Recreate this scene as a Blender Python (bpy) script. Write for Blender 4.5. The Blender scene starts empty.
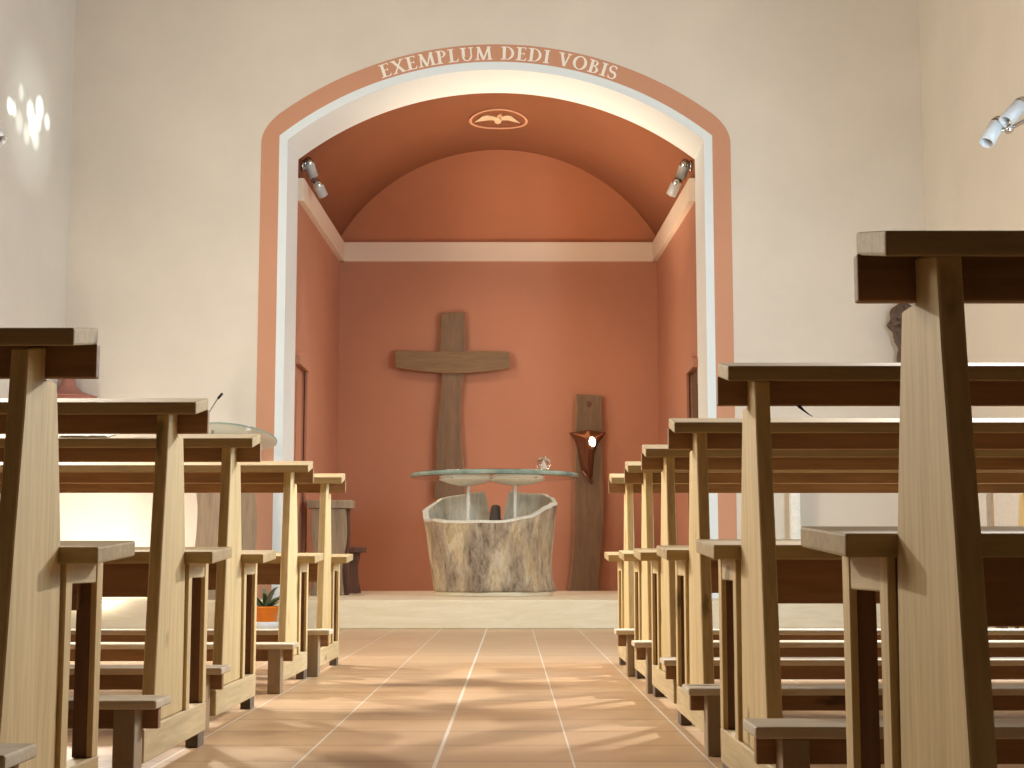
import bpy, bmesh, math, random
from mathutils import Vector, Matrix, noise
random.seed(4)
C = bpy.context.scene.collection
PI = math.pi

# ------------------------------------------------------------------ camera
H = 0.471
F = 1540.0
TH = math.atan(179.0 / F)
cam = bpy.data.cameras.new('camera')
cam.sensor_width = 36.0
cam.sensor_fit = 'HORIZONTAL'
cam.lens = 36.0 * F / 1024.0
cam.clip_start = 0.05
camo = bpy.data.objects.new('camera', cam)
C.objects.link(camo)
camo.location = (0, 0, H)
camo.rotation_euler = (PI / 2 + TH, 0, 0)
bpy.context.scene.camera = camo


def at(x, y, D):
    """world X and Z of a photograph position at distance D down the nave"""
    v = (384.0 - y) / F
    s, c = math.sin(TH), math.cos(TH)
    fw = c - s * v
    return ((x - 512.0) / F * D / fw, H + D * (s + c * v) / fw)


# ------------------------------------------------------------------ materials
def new_mat(name):
    m = bpy.data.materials.new(name)
    m.use_nodes = True
    nt = m.node_tree
    b = nt.nodes['Principled BSDF']
    return m, nt, b


def N(nt, kind, **kw):
    n = nt.nodes.new(kind)
    for k, v in kw.items():
        if k in n.inputs:
            n.inputs[k].default_value = v
        else:
            setattr(n, k, v)
    return n


def ramp(nt, fac, stops):
    r = nt.nodes.new('ShaderNodeValToRGB')
    els = r.color_ramp.elements
    while len(els) < len(stops):
        els.new(0.5)
    for e, (p, c) in zip(els, stops):
        e.position = p
        e.color = (c[0], c[1], c[2], 1)
    nt.links.new(fac, r.inputs[0])
    return r.outputs[0]


def mix(nt, fac, a, b, mode='MIX'):
    m = nt.nodes.new('ShaderNodeMix')
    m.data_type = 'RGBA'
    m.blend_type = mode
    for s, v in ((0, fac), (6, a), (7, b)):
        if hasattr(v, 'is_linked') or hasattr(v, 'links'):
            nt.links.new(v, m.inputs[s])
        elif isinstance(v, (int, float)):
            m.inputs[s].default_value = v
        else:
            m.inputs[s].default_value = (v[0], v[1], v[2], 1)
    return m.outputs[2]


def math_n(nt, op, a, b=None, c=None):
    m = nt.nodes.new('ShaderNodeMath')
    m.operation = op
    for i, v in enumerate((a, b, c)):
        if v is None:
            continue
        if hasattr(v, 'links'):
            nt.links.new(v, m.inputs[i])
        else:
            m.inputs[i].default_value = v
    return m.outputs[0]


def srgb(r, g, b):
    def f(u):
        u /= 255.0
        return u / 12.92 if u <= 0.04045 else ((u + 0.055) / 1.055) ** 2.4
    return (f(r), f(g), f(b))


def bump(nt, b, height, strength=0.2, dist=0.01):
    n = N(nt, 'ShaderNodeBump')
    n.inputs['Strength'].default_value = strength
    n.inputs['Distance'].default_value = dist
    nt.links.new(height, n.inputs['Height'])
    nt.links.new(n.outputs[0], b.inputs['Normal'])


def plaster(name, col, var=0.06, rough=0.85, bs=0.12, scale=1.3):
    m, nt, b = new_mat(name)
    tc = N(nt, 'ShaderNodeTexCoord')
    n1 = N(nt, 'ShaderNodeTexNoise', Scale=scale, Detail=5.0, Roughness=0.6)
    nt.links.new(tc.outputs['Object'], n1.inputs['Vector'])
    lo = [c * (1 - var) for c in col]
    hi = [min(1, c * (1 + var)) for c in col]
    c = ramp(nt, n1.outputs[0], [(0.3, lo), (0.7, hi)])
    nt.links.new(c, b.inputs['Base Color'])
    b.inputs['Roughness'].default_value = rough
    n2 = N(nt, 'ShaderNodeTexNoise', Scale=60.0, Detail=4.0)
    nt.links.new(tc.outputs['Object'], n2.inputs['Vector'])
    bump(nt, b, n2.outputs[0], bs, 0.004)
    return m


def wood(name, light, dark, axis, rough=0.68, knots=True, fine=1.0, grey=None):
    """timber with its grain along one of the object's axes"""
    m, nt, b = new_mat(name)
    tc = N(nt, 'ShaderNodeTexCoord')
    oi = N(nt, 'ShaderNodeObjectInfo')
    off = N(nt, 'ShaderNodeVectorMath', operation='SCALE')
    off.inputs[0].default_value = (7.3, 5.1, 9.7)
    nt.links.new(oi.outputs['Random'], off.inputs['Scale'])
    add = N(nt, 'ShaderNodeVectorMath', operation='ADD')
    nt.links.new(tc.outputs['Object'], add.inputs[0])
    nt.links.new(off.outputs[0], add.inputs[1])
    mp = N(nt, 'ShaderNodeMapping')
    sc = [1.0, 1.0, 1.0]
    sc['xyz'.index(axis)] = 0.07
    mp.inputs['Scale'].default_value = sc
    nt.links.new(add.outputs[0], mp.inputs['Vector'])
    n1 = N(nt, 'ShaderNodeTexNoise', Scale=15.0 * fine, Detail=6.0, Roughness=0.6, Distortion=0.8)
    n2 = N(nt, 'ShaderNodeTexNoise', Scale=75.0 * fine, Detail=3.0, Roughness=0.6)
    n3 = N(nt, 'ShaderNodeTexNoise', Scale=6.0, Detail=2.0)
    for n in (n1, n2, n3):
        nt.links.new(mp.outputs[0], n.inputs['Vector'])
    mid = [(a * 0.6 + c * 0.4) for a, c in zip(light, dark)]
    col = ramp(nt, n1.outputs[0], [(0.3, dark), (0.46, mid), (0.62, light)])
    col = mix(nt, 0.4, col, ramp(nt, n2.outputs[0], [(0.35, [c * 0.6 for c in dark]), (0.6, light)]))
    col = mix(nt, 0.35, col, ramp(nt, n3.outputs[0], [(0.35, mid), (0.65, [min(1, c * 1.12) for c in light])]))
    if grey is not None:
        n4 = N(nt, 'ShaderNodeTexNoise', Scale=9.0, Detail=5.0)
        nt.links.new(add.outputs[0], n4.inputs['Vector'])
        f = ramp(nt, n4.outputs[0], [(0.4, (0.15,) * 3), (0.6, (0.8,) * 3)])
        col = mix(nt, f, col, grey)
    if knots:
        mk = N(nt, 'ShaderNodeMapping')
        ks = [2.0, 2.0, 2.0]
        ks['xyz'.index(axis)] = 0.9
        mk.inputs['Scale'].default_value = ks
        nt.links.new(add.outputs[0], mk.inputs['Vector'])
        dn = N(nt, 'ShaderNodeTexNoise', Scale=14.0, Detail=2.0)
        nt.links.new(mk.outputs[0], dn.inputs['Vector'])
        mx = mix(nt, 0.07, mk.outputs[0], dn.outputs['Color'])
        vo = N(nt, 'ShaderNodeTexVoronoi', Scale=3.2)
        nt.links.new(mx, vo.inputs['Vector'])
        f = ramp(nt, vo.outputs['Distance'], [(0.085, (0.85,) * 3), (0.15, (0, 0, 0))])
        col = mix(nt, f, col, [c * 0.45 for c in dark])
    nt.links.new(col, b.inputs['Base Color'])
    b.inputs['Roughness'].default_value = rough
    bump(nt, b, n1.outputs[0], 0.12, 0.004)
    return m


def simple(name, col, rough=0.5, metal=0.0, trans=0.0, ior=1.45):
    m, nt, b = new_mat(name)
    tc = N(nt, 'ShaderNodeTexCoord')
    n1 = N(nt, 'ShaderNodeTexNoise', Scale=35.0, Detail=3.0)
    nt.links.new(tc.outputs['Object'], n1.inputs['Vector'])
    c = ramp(nt, n1.outputs[0], [(0.3, [x * 0.93 for x in col]), (0.7, [min(1, x * 1.05) for x in col])])
    nt.links.new(c, b.inputs['Base Color'])
    b.inputs['Roughness'].default_value = rough
    b.inputs['Metallic'].default_value = metal
    b.inputs['Transmission Weight'].default_value = trans
    b.inputs['IOR'].default_value = ior
    return m


M = {}
M['wall'] = plaster('beige_plaster', (0.77, 0.69, 0.585), 0.05)
M['wall_side'] = plaster('pale_plaster', (0.76, 0.71, 0.625), 0.04, rough=0.6)
M['ceiling'] = plaster('ceiling_plaster', (0.34, 0.25, 0.17), 0.04)  # unseen; kept dark to limit bounced light
M['rear'] = plaster('bounce_absorbing_rear', (0.09, 0.06, 0.04), 0.08)  # unseen rear walls made dark so little light bounces onto pew backs
M['terra'] = plaster('terracotta_paint', srgb(184, 126, 98), 0.05, bs=0.15)
M['terra_vault'] = plaster('terracotta_vault_paint', srgb(188, 119, 82), 0.06, bs=0.15)
M['terra_band'] = plaster('terracotta_band_paint', srgb(208, 152, 120), 0.03, bs=0.05)
M['white'] = plaster('white_band_paint', (0.82, 0.88, 0.89), 0.02, bs=0.06)
M['soffit'] = plaster('white_soffit_paint', (0.86, 0.89, 0.87), 0.02, bs=0.06)
M['cornice'] = plaster('cream_cornice_paint', srgb(226, 204, 182), 0.03, bs=0.06)
M['letter'] = plaster('cream_letter_paint', srgb(252, 244, 230), 0.01, bs=0.02)
M['dove'] = plaster('pale_dove_paint', srgb(226, 196, 160), 0.1, bs=0.02, scale=25)
M['ring'] = plaster('salmon_ring_paint', srgb(220, 162, 126), 0.04, bs=0.02)

pl, pd = (0.65, 0.49, 0.245), (0.42, 0.29, 0.11)
M['pine_z'] = wood('pine_upright_grain', pl, pd, 'z')
M['pine_y'] = wood('pine_rail_grain', (0.58, 0.45, 0.25), (0.36, 0.26, 0.125), 'y')
M['pine_x'] = wood('pine_long_grain', (0.44, 0.32, 0.155), (0.26, 0.17, 0.07), 'x')
M['brown_x'] = wood('shade_brown_board', (0.34, 0.185, 0.085), (0.17, 0.085, 0.036), 'x')  # pew boards browner than the pine: shade on their backs put into colour
M['brown_z'] = wood('shade_brown_leg', (0.20, 0.10, 0.05), (0.10, 0.05, 0.025), 'z', knots=False)  # inner part of each leg darkened to imitate its shaded rear face
M['worn_x'] = wood('worn_kneeler_grain', (0.62, 0.50, 0.35), (0.36, 0.26, 0.16), 'x', grey=(0.56, 0.50, 0.40))
M['leg_z'] = wood('brown_worn_leg_grain', (0.36, 0.24, 0.13), (0.2, 0.125, 0.06), 'z', grey=(0.28, 0.22, 0.15))
M['dark_foot'] = wood('dark_foot_wood', (0.14, 0.10, 0.07), (0.06, 0.045, 0.035), 'x', knots=False)
M['cross_z'] = wood('brown_cross_upright', srgb(130, 102, 76), srgb(86, 66, 48), 'z', rough=0.7, knots=False, fine=1.4)
M['cross_x'] = wood('brown_cross_beam', srgb(134, 106, 74), srgb(92, 70, 46), 'x', rough=0.7, knots=False, fine=1.4)
M['edge'] = wood('live_edge_sapwood', srgb(160, 124, 92), srgb(120, 88, 62), 'z', rough=0.7, knots=False)
M['trunk_grey'] = wood('grey_trunk_wood', srgb(176, 152, 124), srgb(118, 98, 76), 'z', rough=0.8, knots=False)
M['trunk_dark'] = wood('brown_stool_wood', srgb(112, 76, 58), srgb(70, 46, 34), 'z', rough=0.8, knots=False)
M['carved'] = wood('polished_carved_wood', srgb(116, 70, 46), srgb(60, 34, 22), 'z', rough=0.28, knots=False)
M['carved_light'] = wood('polished_lip_wood', srgb(196, 130, 88), srgb(150, 90, 58), 'x', rough=0.3, knots=False)
M['statue'] = wood('dark_statue_wood', srgb(104, 82, 66), srgb(44, 32, 26), 'z', rough=0.6, knots=False, fine=1.5)
M['chair'] = wood('light_chair_wood', (0.62, 0.47, 0.29), (0.45, 0.3, 0.16), 'z')
M['steel'] = simple('chrome_metal', (0.55, 0.53, 0.5), 0.25, 1.0)
M['lampwhite'] = simple('white_lamp_enamel', (0.5, 0.49, 0.48), 0.35)
M['cream'] = simple('cream_enamel', (0.92, 0.89, 0.78), 0.4)
M['creamrod'] = simple('cream_rod_enamel', (0.84, 0.80, 0.70), 0.35)
M['black'] = simple('black_rubber', (0.012, 0.011, 0.011), 0.5)
M['grey_stalk'] = simple('grey_metal_stalk', (0.25, 0.24, 0.22), 0.4, 0.6)
M['paper'] = simple('white_paper', (0.85, 0.84, 0.8), 0.8)
M['pot'] = simple('orange_glazed_pot', srgb(238, 130, 28), 0.3)
M['saucer'] = simple('white_ceramic', (0.82, 0.83, 0.83), 0.3)
M['soil'] = simple('brown_soil', (0.04, 0.025, 0.015), 0.95)
M['leaf'] = simple('dark_green_leaf', (0.045, 0.10, 0.035), 0.4)
M['leafpale'] = simple('grey_green_leaf', (0.22, 0.25, 0.16), 0.5)
M['pink'] = simple('rose_terracotta', srgb(178, 120, 104), 0.7)
M['whitepanel'] = simple('white_panel_enamel', (0.84, 0.81, 0.76), 0.4)
M['tan'] = simple('tan_pipe_paint', srgb(196, 170, 140), 0.5)
M['door'] = plaster('brown_door_wood', srgb(98, 70, 44), 0.1)

# altar glass: greenish, its rim deeper
m, nt, b = new_mat('green_glass')
b.inputs['Base Color'].default_value = (0.86, 0.96, 0.90, 1)
b.inputs['Roughness'].default_value = 0.03
b.inputs['Transmission Weight'].default_value = 1.0
b.inputs['IOR'].default_value = 1.3
M['glass'] = m
m, nt, b = new_mat('teal_glass_rim')
tc = N(nt, 'ShaderNodeTexCoord')
n1 = N(nt, 'ShaderNodeTexNoise', Scale=7.0, Detail=3.0)
nt.links.new(tc.outputs['Object'], n1.inputs['Vector'])
nt.links.new(ramp(nt, n1.outputs[0], [(0.35, srgb(128, 150, 138)), (0.65, srgb(176, 190, 174))]), b.inputs['Base Color'])
b.inputs['Roughness'].default_value = 0.25
b.inputs['Transmission Weight'].default_value = 0.2
M['rim'] = m
m, nt, b = new_mat('clear_crystal')
b.inputs['Base Color'].default_value = (1, 0.97, 0.95, 1)
b.inputs['Roughness'].default_value = 0.02
b.inputs['Transmission Weight'].default_value = 1.0
b.inputs['IOR'].default_value = 1.36
M['crystal'] = m
m, nt, b = new_mat('frosted_desk_glass')
b.inputs['Base Color'].default_value = (0.9, 0.93, 0.86, 1)
b.inputs['Roughness'].default_value = 0.25
b.inputs['Transmission Weight'].default_value = 0.6
b.inputs['IOR'].default_value = 1.3
M['deskglass'] = m
m, nt, b = new_mat('flame_glow')
b.inputs['Base Color'].default_value = (1, 0.9, 0.7, 1)
b.inputs['Emission Color'].default_value = (1, 0.86, 0.66, 1)
b.inputs['Emission Strength'].default_value = 6.0
M['flame'] = m

# floor: square terracotta tiles, pale joints running down the nave, faint ones across
TILE, TX, TY = 0.327, -0.181, 4.09
m, nt, b = new_mat('terracotta_floor_tiles')
tc = N(nt, 'ShaderNodeTexCoord')
sx = N(nt, 'ShaderNodeSeparateXYZ')
nt.links.new(tc.outputs['Object'], sx.inputs[0])
ux = math_n(nt, 'DIVIDE', math_n(nt, 'SUBTRACT', sx.outputs[0], TX), TILE)
uy = math_n(nt, 'DIVIDE', math_n(nt, 'SUBTRACT', sx.outputs[1], TY), TILE)
fx = math_n(nt, 'ABSOLUTE', math_n(nt, 'SUBTRACT', math_n(nt, 'FRACT', math_n(nt, 'ADD', ux, 0.5)), 0.5))
fy = math_n(nt, 'ABSOLUTE', math_n(nt, 'SUBTRACT', math_n(nt, 'FRACT', math_n(nt, 'ADD', uy, 0.5)), 0.5))
cmb = N(nt, 'ShaderNodeCombineXYZ')
nt.links.new(math_n(nt, 'FLOOR', ux), cmb.inputs[0])
nt.links.new(math_n(nt, 'FLOOR', uy), cmb.inputs[1])
wn = N(nt, 'ShaderNodeTexWhiteNoise')
nt.links.new(cmb.outputs[0], wn.inputs['Vector'])
base = ramp(nt, wn.outputs[0], [(0.0, srgb(194, 160, 123)), (0.5, srgb(199, 166, 129)), (1.0, srgb(205, 172, 135))])
n1 = N(nt, 'ShaderNodeTexNoise', Scale=9.0, Detail=6.0, Roughness=0.65)
nt.links.new(tc.outputs['Object'], n1.inputs['Vector'])
base = mix(nt, 0.35, base, ramp(nt, n1.outputs[0], [(0.3, srgb(176, 139, 103)), (0.7, srgb(212, 181, 144))]))
wide = N(nt, 'ShaderNodeTexNoise', Scale=2.0)
nt.links.new(tc.outputs['Object'], wide.inputs['Vector'])
near0 = math_n(nt, 'LESS_THAN', math_n(nt, 'ABSOLUTE', ux), 0.5)
jx = math_n(nt, 'LESS_THAN', fx, math_n(nt, 'MULTIPLY_ADD', near0, 0.007, 0.0075))
jy = math_n(nt, 'LESS_THAN', fy, 0.016)
base = mix(nt, math_n(nt, 'MULTIPLY', jy, 0.8), base, srgb(132, 94, 68))
base = mix(nt, math_n(nt, 'MULTIPLY', jx, 0.95), base, srgb(228, 222, 212))
nt.links.new(base, b.inputs['Base Color'])
rr = ramp(nt, n1.outputs[0], [(0.3, (0.34,) * 3), (0.7, (0.46,) * 3)])
nt.links.new(rr, b.inputs['Roughness'])
bump(nt, b, math_n(nt, 'SUBTRACT', math_n(nt, 'MULTIPLY', n1.outputs[0], 0.4), math_n(nt, 'MAXIMUM', jx, jy)), 0.15, 0.003)
M['floor'] = m

# step: pale travertine with soft horizontal veins
m, nt, b = new_mat('pale_travertine')
tc = N(nt, 'ShaderNodeTexCoord')
mp = N(nt, 'ShaderNodeMapping')
mp.inputs['Scale'].default_value = (0.9, 3.0, 7.0)
nt.links.new(tc.outputs['Object'], mp.inputs[0])
n1 = N(nt, 'ShaderNodeTexNoise', Scale=2.6, Detail=7.0, Roughness=0.6, Distortion=1.2)
nt.links.new(mp.outputs[0], n1.inputs['Vector'])
nt.links.new(ramp(nt, n1.outputs[0], [(0.3, srgb(222, 206, 172)), (0.5, srgb(229, 215, 185)), (0.7, srgb(236, 224, 198))]), b.inputs['Base Color'])
b.inputs['Roughness'].default_value = 0.4
M['stone'] = m

# stump: weathered bark with vertical streaks
m, nt, b = new_mat('weathered_stump_bark')
tc = N(nt, 'ShaderNodeTexCoord')
mp = N(nt, 'ShaderNodeMapping')
mp.inputs['Scale'].default_value = (1, 1, 0.36)
nt.links.new(tc.outputs['Object'], mp.inputs[0])
n1 = N(nt, 'ShaderNodeTexNoise', Scale=10.0, Detail=9.0, Roughness=0.74, Distortion=0.5)
n2 = N(nt, 'ShaderNodeTexNoise', Scale=4.6, Detail=6.0, Roughness=0.6)
n3 = N(nt, 'ShaderNodeTexNoise', Scale=34.0, Detail=6.0, Roughness=0.7)
for n in (n1, n2, n3):
    nt.links.new(mp.outputs[0], n.inputs['Vector'])
c1 = ramp(nt, n1.outputs[0], [(0.37, srgb(70, 52, 40)), (0.46, srgb(140, 116, 94)), (0.53, srgb(196, 176, 152)), (0.61, srgb(250, 242, 224))])
c2 = ramp(nt, n2.outputs[0], [(0.40, srgb(88, 74, 66)), (0.47, srgb(160, 142, 122)), (0.53, srgb(206, 184, 150)), (0.60, srgb(238, 206, 146))])
c3 = ramp(nt, n3.outputs[0], [(0.36, srgb(70, 52, 38)), (0.5, srgb(176, 154, 128))])
col = mix(nt, 0.55, c1, c2)
col = mix(nt, 0.42, col, c3)
nt.links.new(col, b.inputs['Base Color'])
b.inputs['Roughness'].default_value = 0.75
bump(nt, b, math_n(nt, 'ADD', n1.outputs[0], math_n(nt, 'MULTIPLY', n3.outputs[0], 0.4)), 0.7, 0.03)
M['bark'] = m
M['stumpcut'] = wood('pale_stump_inside', srgb(206, 194, 172), srgb(156, 142, 120), 'z', rough=0.75, knots=False)
M['stumprim'] = wood('pale_stump_rim', srgb(238, 230, 214), srgb(214, 202, 182), 'z', rough=0.7, knots=False)


# ------------------------------------------------------------------ building helpers
def obj(name, bm, mat, parent=None, smooth=False):
    bmesh.ops.recalc_face_normals(bm, faces=bm.faces)
    me = bpy.data.meshes.new(name)
    bm.to_mesh(me)
    bm.free()
    mats = mat if isinstance(mat, (list, tuple)) else [mat]
    for q in mats:
        me.materials.append(q)
    if smooth:
        for p in me.polygons:
            p.use_smooth = True
    o = bpy.data.objects.new(name, me)
    C.objects.link(o)
    if parent is not None:
        o.parent = parent
    return o


def tag(o, label, cat, group=None):
    o['label'] = label
    o['category'] = cat
    if group:
        o['group'] = group
    return o


def struct(name, bm, mat, smooth=False):
    o = obj(name, bm, mat, None, smooth)
    o['kind'] = 'structure'
    return o


def thing(name, loc, label, cat, group=None, rz=0.0):
    o = bpy.data.objects.new(name, None)
    o.empty_display_size = 0.1
    C.objects.link(o)
    o.location = loc
    o.rotation_euler = (0, 0, rz)
    return tag(o, label, cat, group)


def merge(bm, t):
    me = bpy.data.meshes.new('tmp')
    t.to_mesh(me)
    t.free()
    bm.from_mesh(me)
    bpy.data.meshes.remove(me)


def prism(bm, poly, axis, lo, hi, bev=0.0, seg=2, mat=0):
    """extrude a 2-D outline along an axis: x -> (y,z), y -> (x,z), z -> (x,y)"""
    t = bmesh.new()

    def P(p, h):
        return {'x': (h, p[0], p[1]), 'y': (p[0], h, p[1]), 'z': (p[0], p[1], h)}[axis]
    a = [t.verts.new(P(p, lo)) for p in poly]
    c = [t.verts.new(P(p, hi)) for p in poly]
    t.faces.new(a)
    t.faces.new(c[::-1])
    n = len(poly)
    for i in range(n):
        t.faces.new((a[i], a[(i + 1) % n], c[(i + 1) % n], c[i]))
    bmesh.ops.recalc_face_normals(t, faces=t.faces)
    if bev:
        bmesh.ops.bevel(t, geom=list(t.edges), offset=bev, segments=seg, affect='EDGES', profile=0.6)
    for f in t.faces:
        f.material_index = mat
    merge(bm, t)


def box(bm, x0, x1, y0, y1, z0, z1, bev=0.003, seg=2, mat=0):
    prism(bm, [(x0, y0), (x1, y0), (x1, y1), (x0, y1)], 'z', z0, z1, bev, seg, mat)


def lathe(bm, prof, n=32, mtx=None, mat=0, close=False):
    mtx = mtx or Matrix()
    rings = []
    for r, z in prof:
        if r < 1e-6:
            rings.append([bm.verts.new(mtx @ Vector((0, 0, z)))])
        else:
            rings.append([bm.verts.new(mtx @ Vector((r * math.cos(2 * PI * i / n), r * math.sin(2 * PI * i / n), z))) for i in range(n)])
    for a, c in zip(rings, rings[1:]):
        for i in range(n):
            j = (i + 1) % n
            if len(a) == 1 and len(c) == 1:
                continue
            if len(a) == 1:
                f = bm.faces.new((a[0], c[j], c[i]))
            elif len(c) == 1:
                f = bm.faces.new((a[i], a[j], c[0]))
            else:
                f = bm.faces.new((a[i], a[j], c[j], c[i]))
            f.material_index = mat


def tube(bm, pts, radii, n=12, mat=0):
    pts = [Vector(p) for p in pts]
    if isinstance(radii, (int, float)):
        radii = [radii] * len(pts)
    rings = []
    for i, p in enumerate(pts):
        d = (pts[min(i + 1, len(pts) - 1)] - pts[max(i - 1, 0)]).normalized()
        u = d.orthogonal().normalized() if i == 0 else (u - d * u.dot(d)).normalized()
        w = d.cross(u)
        rings.append([bm.verts.new(p + radii[i] * (math.cos(2 * PI * k / n) * u + math.sin(2 * PI * k / n) * w)) for k in range(n)])
    for a, c in zip(rings, rings[1:]):
        for i in range(n):
            f = bm.faces.new((a[i], a[(i + 1) % n], c[(i + 1) % n], c[i]))
            f.material_index = mat
    for f in (bm.faces.new(rings[0][::-1]), bm.faces.new(rings[-1])):
        f.material_index = mat


def aim(p, d):
    """matrix whose +Z runs along d, seated at p"""
    q = Vector(d).normalized().to_track_quat('Z', 'Y')
    return Matrix.Translation(Vector(p)) @ q.to_matrix().to_4x4()


# ------------------------------------------------------------------ the setting
WL, WR = -3.46, 3.225          # nave walls
DF, DI, DB = 11.8, 12.4, 15.0  # front face of the arch wall, its back face, back of the apse
CEIL = 5.7
DS, ZS = 11.2, 0.206           # step front and height
XC, HS = -0.127, 1.634          # arch centre and half-span
ZA, ZK = 4.341, 3.776          # crown and shoulder of the arch
RA = (HS ** 2 + (ZA - ZK) ** 2) / (2 * (ZA - ZK))
ZC = ZA - RA

bm = bmesh.new()
box(bm, WL - 0.2, WR + 0.2, -4.2, 12.0, -0.12, 0.0, 0)
struct('floor', bm, M['floor'])

bm = bmesh.new()
box(bm, WL, WR, DS, DF, 0.0, ZS, 0.012, 3)
box(bm, XC - HS, XC + HS, DF - 0.02, DB + 0.1, 0.0, ZS - 0.0005, 0)
struct('floor_step', bm, M['stone'])

for nm, x0, x1 in (('wall_left', WL - 0.2, WL), ('wall_right', WR, WR + 0.2)):
    bm = bmesh.new()
    box(bm, x0, x1, 6.4, DF + 0.1, 0.0, CEIL, 0)
    struct(nm, bm, M['wall_side'])
    bm = bmesh.new()
    box(bm, x0, x1, -4.2, 6.4, 0.0, CEIL, 0)
    struct(nm + '_rear', bm, M['rear'])  # unseen dark stretch that soaks up bounced light
bm = bmesh.new()
box(bm, WL - 0.2, WR + 0.2, -4.4, -4.2, 0.0, CEIL, 0)
struct('wall_rear', bm, M['rear'])
bm = bmesh.new()
box(bm, WL - 0.2, WR + 0.2, -4.4, DI, CEIL, CEIL + 0.2, 0)
struct('ceiling', bm, M['ceiling'])

# front wall with the arched opening
amax = math.asin(HS / RA)


def arch_pt(rad, a):
    return (XC + rad * math.sin(a), ZC + rad * math.cos(a))


NA = 64
inner = [(XC - HS, 0.0)] + [arch_pt(RA, -amax + 2 * amax * i / NA) for i in range(NA + 1)] + [(XC + HS, 0.0)]
bm = bmesh.new()
outer = [(WL, 0.0), (WL, inner[1][1])] + [(inner[i][0], CEIL) for i in range(1, NA + 2)] + [(WR, inner[-2][1]), (WR, 0.0)]
fr = [[bm.verts.new((x, y, z)) for x, z in inner] for y in (DF, DI)]


def quad(*v, mat=0):
    f = bm.faces.new(v)
    f.material_index = mat


for k, y in enumerate((DF, DI)):
    vi = fr[k]
    top = [bm.verts.new((x, y, CEIL)) for x, z in inner[1:-1]]
    l0, l1, l2 = (bm.verts.new((WL, y, z)) for z in (0.0, inner[1][1], CEIL))
    r0, r1, r2 = (bm.verts.new((WR, y, z)) for z in (0.0, inner[1][1], CEIL))
    quad(l0, vi[0], vi[1], l1)
    quad(l1, vi[1], top[0], l2)
    quad(vi[-1], r0, r1, vi[-2])
    quad(vi[-2], r1, r2, top[-1])
    for i in range(NA):
        quad(vi[1 + i], vi[2 + i], top[i + 1], top[i])
for i in range(len(inner) - 1):
    quad(fr[0][i], fr[0][i + 1], fr[1][i + 1], fr[1][i], mat=1)
struct('wall_front', bm, [M['wall'], M['soffit']])

# painted bands round the arch
BW, BT = 0.066, 0.142


def band_line(w, corner=0.0):
    """outline of the arch grown by w; corner rounds the shoulder"""
    R = RA + w
    xs = HS + w
    a = math.asin(xs / R)
    pts = [(XC - xs, ZS if False else 0.0)]
    seg = [arch_pt(R, -a + 2 * a * i / NA) for i in range(NA + 1)]
    if corner:
        k = corner
        zc = seg[0][1] - k
        s0 = [p for p in seg if p[0] > XC - xs + k * 0.9 and p[0] < XC + xs - k * 0.9]
        def bez(p0, p1, p2, n=10):
            return [((1 - t) ** 2 * p0[0] + 2 * t * (1 - t) * p1[0] + t * t * p2[0], (1 - t) ** 2 * p0[1] + 2 * t * (1 - t) * p1[1] + t * t * p2[1]) for t in [i / n for i in range(n)]]
        L = bez((XC - xs, zc), seg[0], s0[0])
        Rr = bez((XC + xs, zc), seg[-1], s0[-1])[::-1]
        pts += L + s0 + Rr
    else:
        pts += seg
    pts.append((XC + xs, 0.0))
    return pts


def resample(pts, n):
    ln = [0.0]
    for p, q in zip(pts, pts[1:]):
        ln.append(ln[-1] + math.dist(p, q))
    out = []
    j = 0
    for i in range(n + 1):
        s = ln[-1] * i / n
        while j < len(pts) - 2 and ln[j + 1] < s:
            j += 1
        t = (s - ln[j]) / max(1e-9, ln[j + 1] - ln[j])
        out.append(tuple(a + (c - a) * t for a, c in zip(pts[j], pts[j + 1])))
    return out


def band(name, A, B, mat, y):
    bm = bmesh.new()
    rows = []
    for p, q in zip(A, B):
        rows.append([bm.verts.new((p[0], y, p[1])), bm.verts.new((q[0], y, q[1])), bm.verts.new((q[0], DF, q[1])), bm.verts.new((p[0], DF, p[1]))])
    for r, s in zip(rows, rows[1:]):
        for i in range(4):
            bm.faces.new((r[i], s[i], s[(i + 1) % 4], r[(i + 1) % 4]))
    struct(name, bm, mat)


in0 = band_line(0.0)
in1 = band_line(BW)
band('trim_1', in0, in1, M['white'], DF - 0.004)
o1 = band_line(BW + BT, 0.13)
# pair every point of the rounded outline with the nearest place on the white band
i1 = []
for k, p in enumerate(o1):
    if k == 0 or k == len(o1) - 1:
        i1.append((XC + math.copysign(HS + BW, p[0] - XC), 0.0))
        continue
    ang = math.atan2(p[0] - XC, p[1] - ZC)
    lim = math.asin((HS + BW) / (RA + BW))
    if p[1] < in1[1][1] - 0.03:
        i1.append((XC + math.copysign(HS + BW, p[0] - XC), p[1]))
    else:
        i1.append(arch_pt(RA + BW, max(-lim, min(lim, ang))))
band('trim_2', i1, o1, M['terra_band'], DF - 0.003)

# apse: side walls with a doorway each, back wall, vault, cornice
ZB, ZT, ZV = 3.43, 3.62, 4.567
XLf, XLb, XRf, XRb = XC - HS, -1.705, XC + HS, 1.435


def side_x(right, y):
    t = (y - DI) / (DB - DI)
    return (XRf + (XRb - XRf) * t) if right else (XLf + (XLb - XLf) * t)


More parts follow.
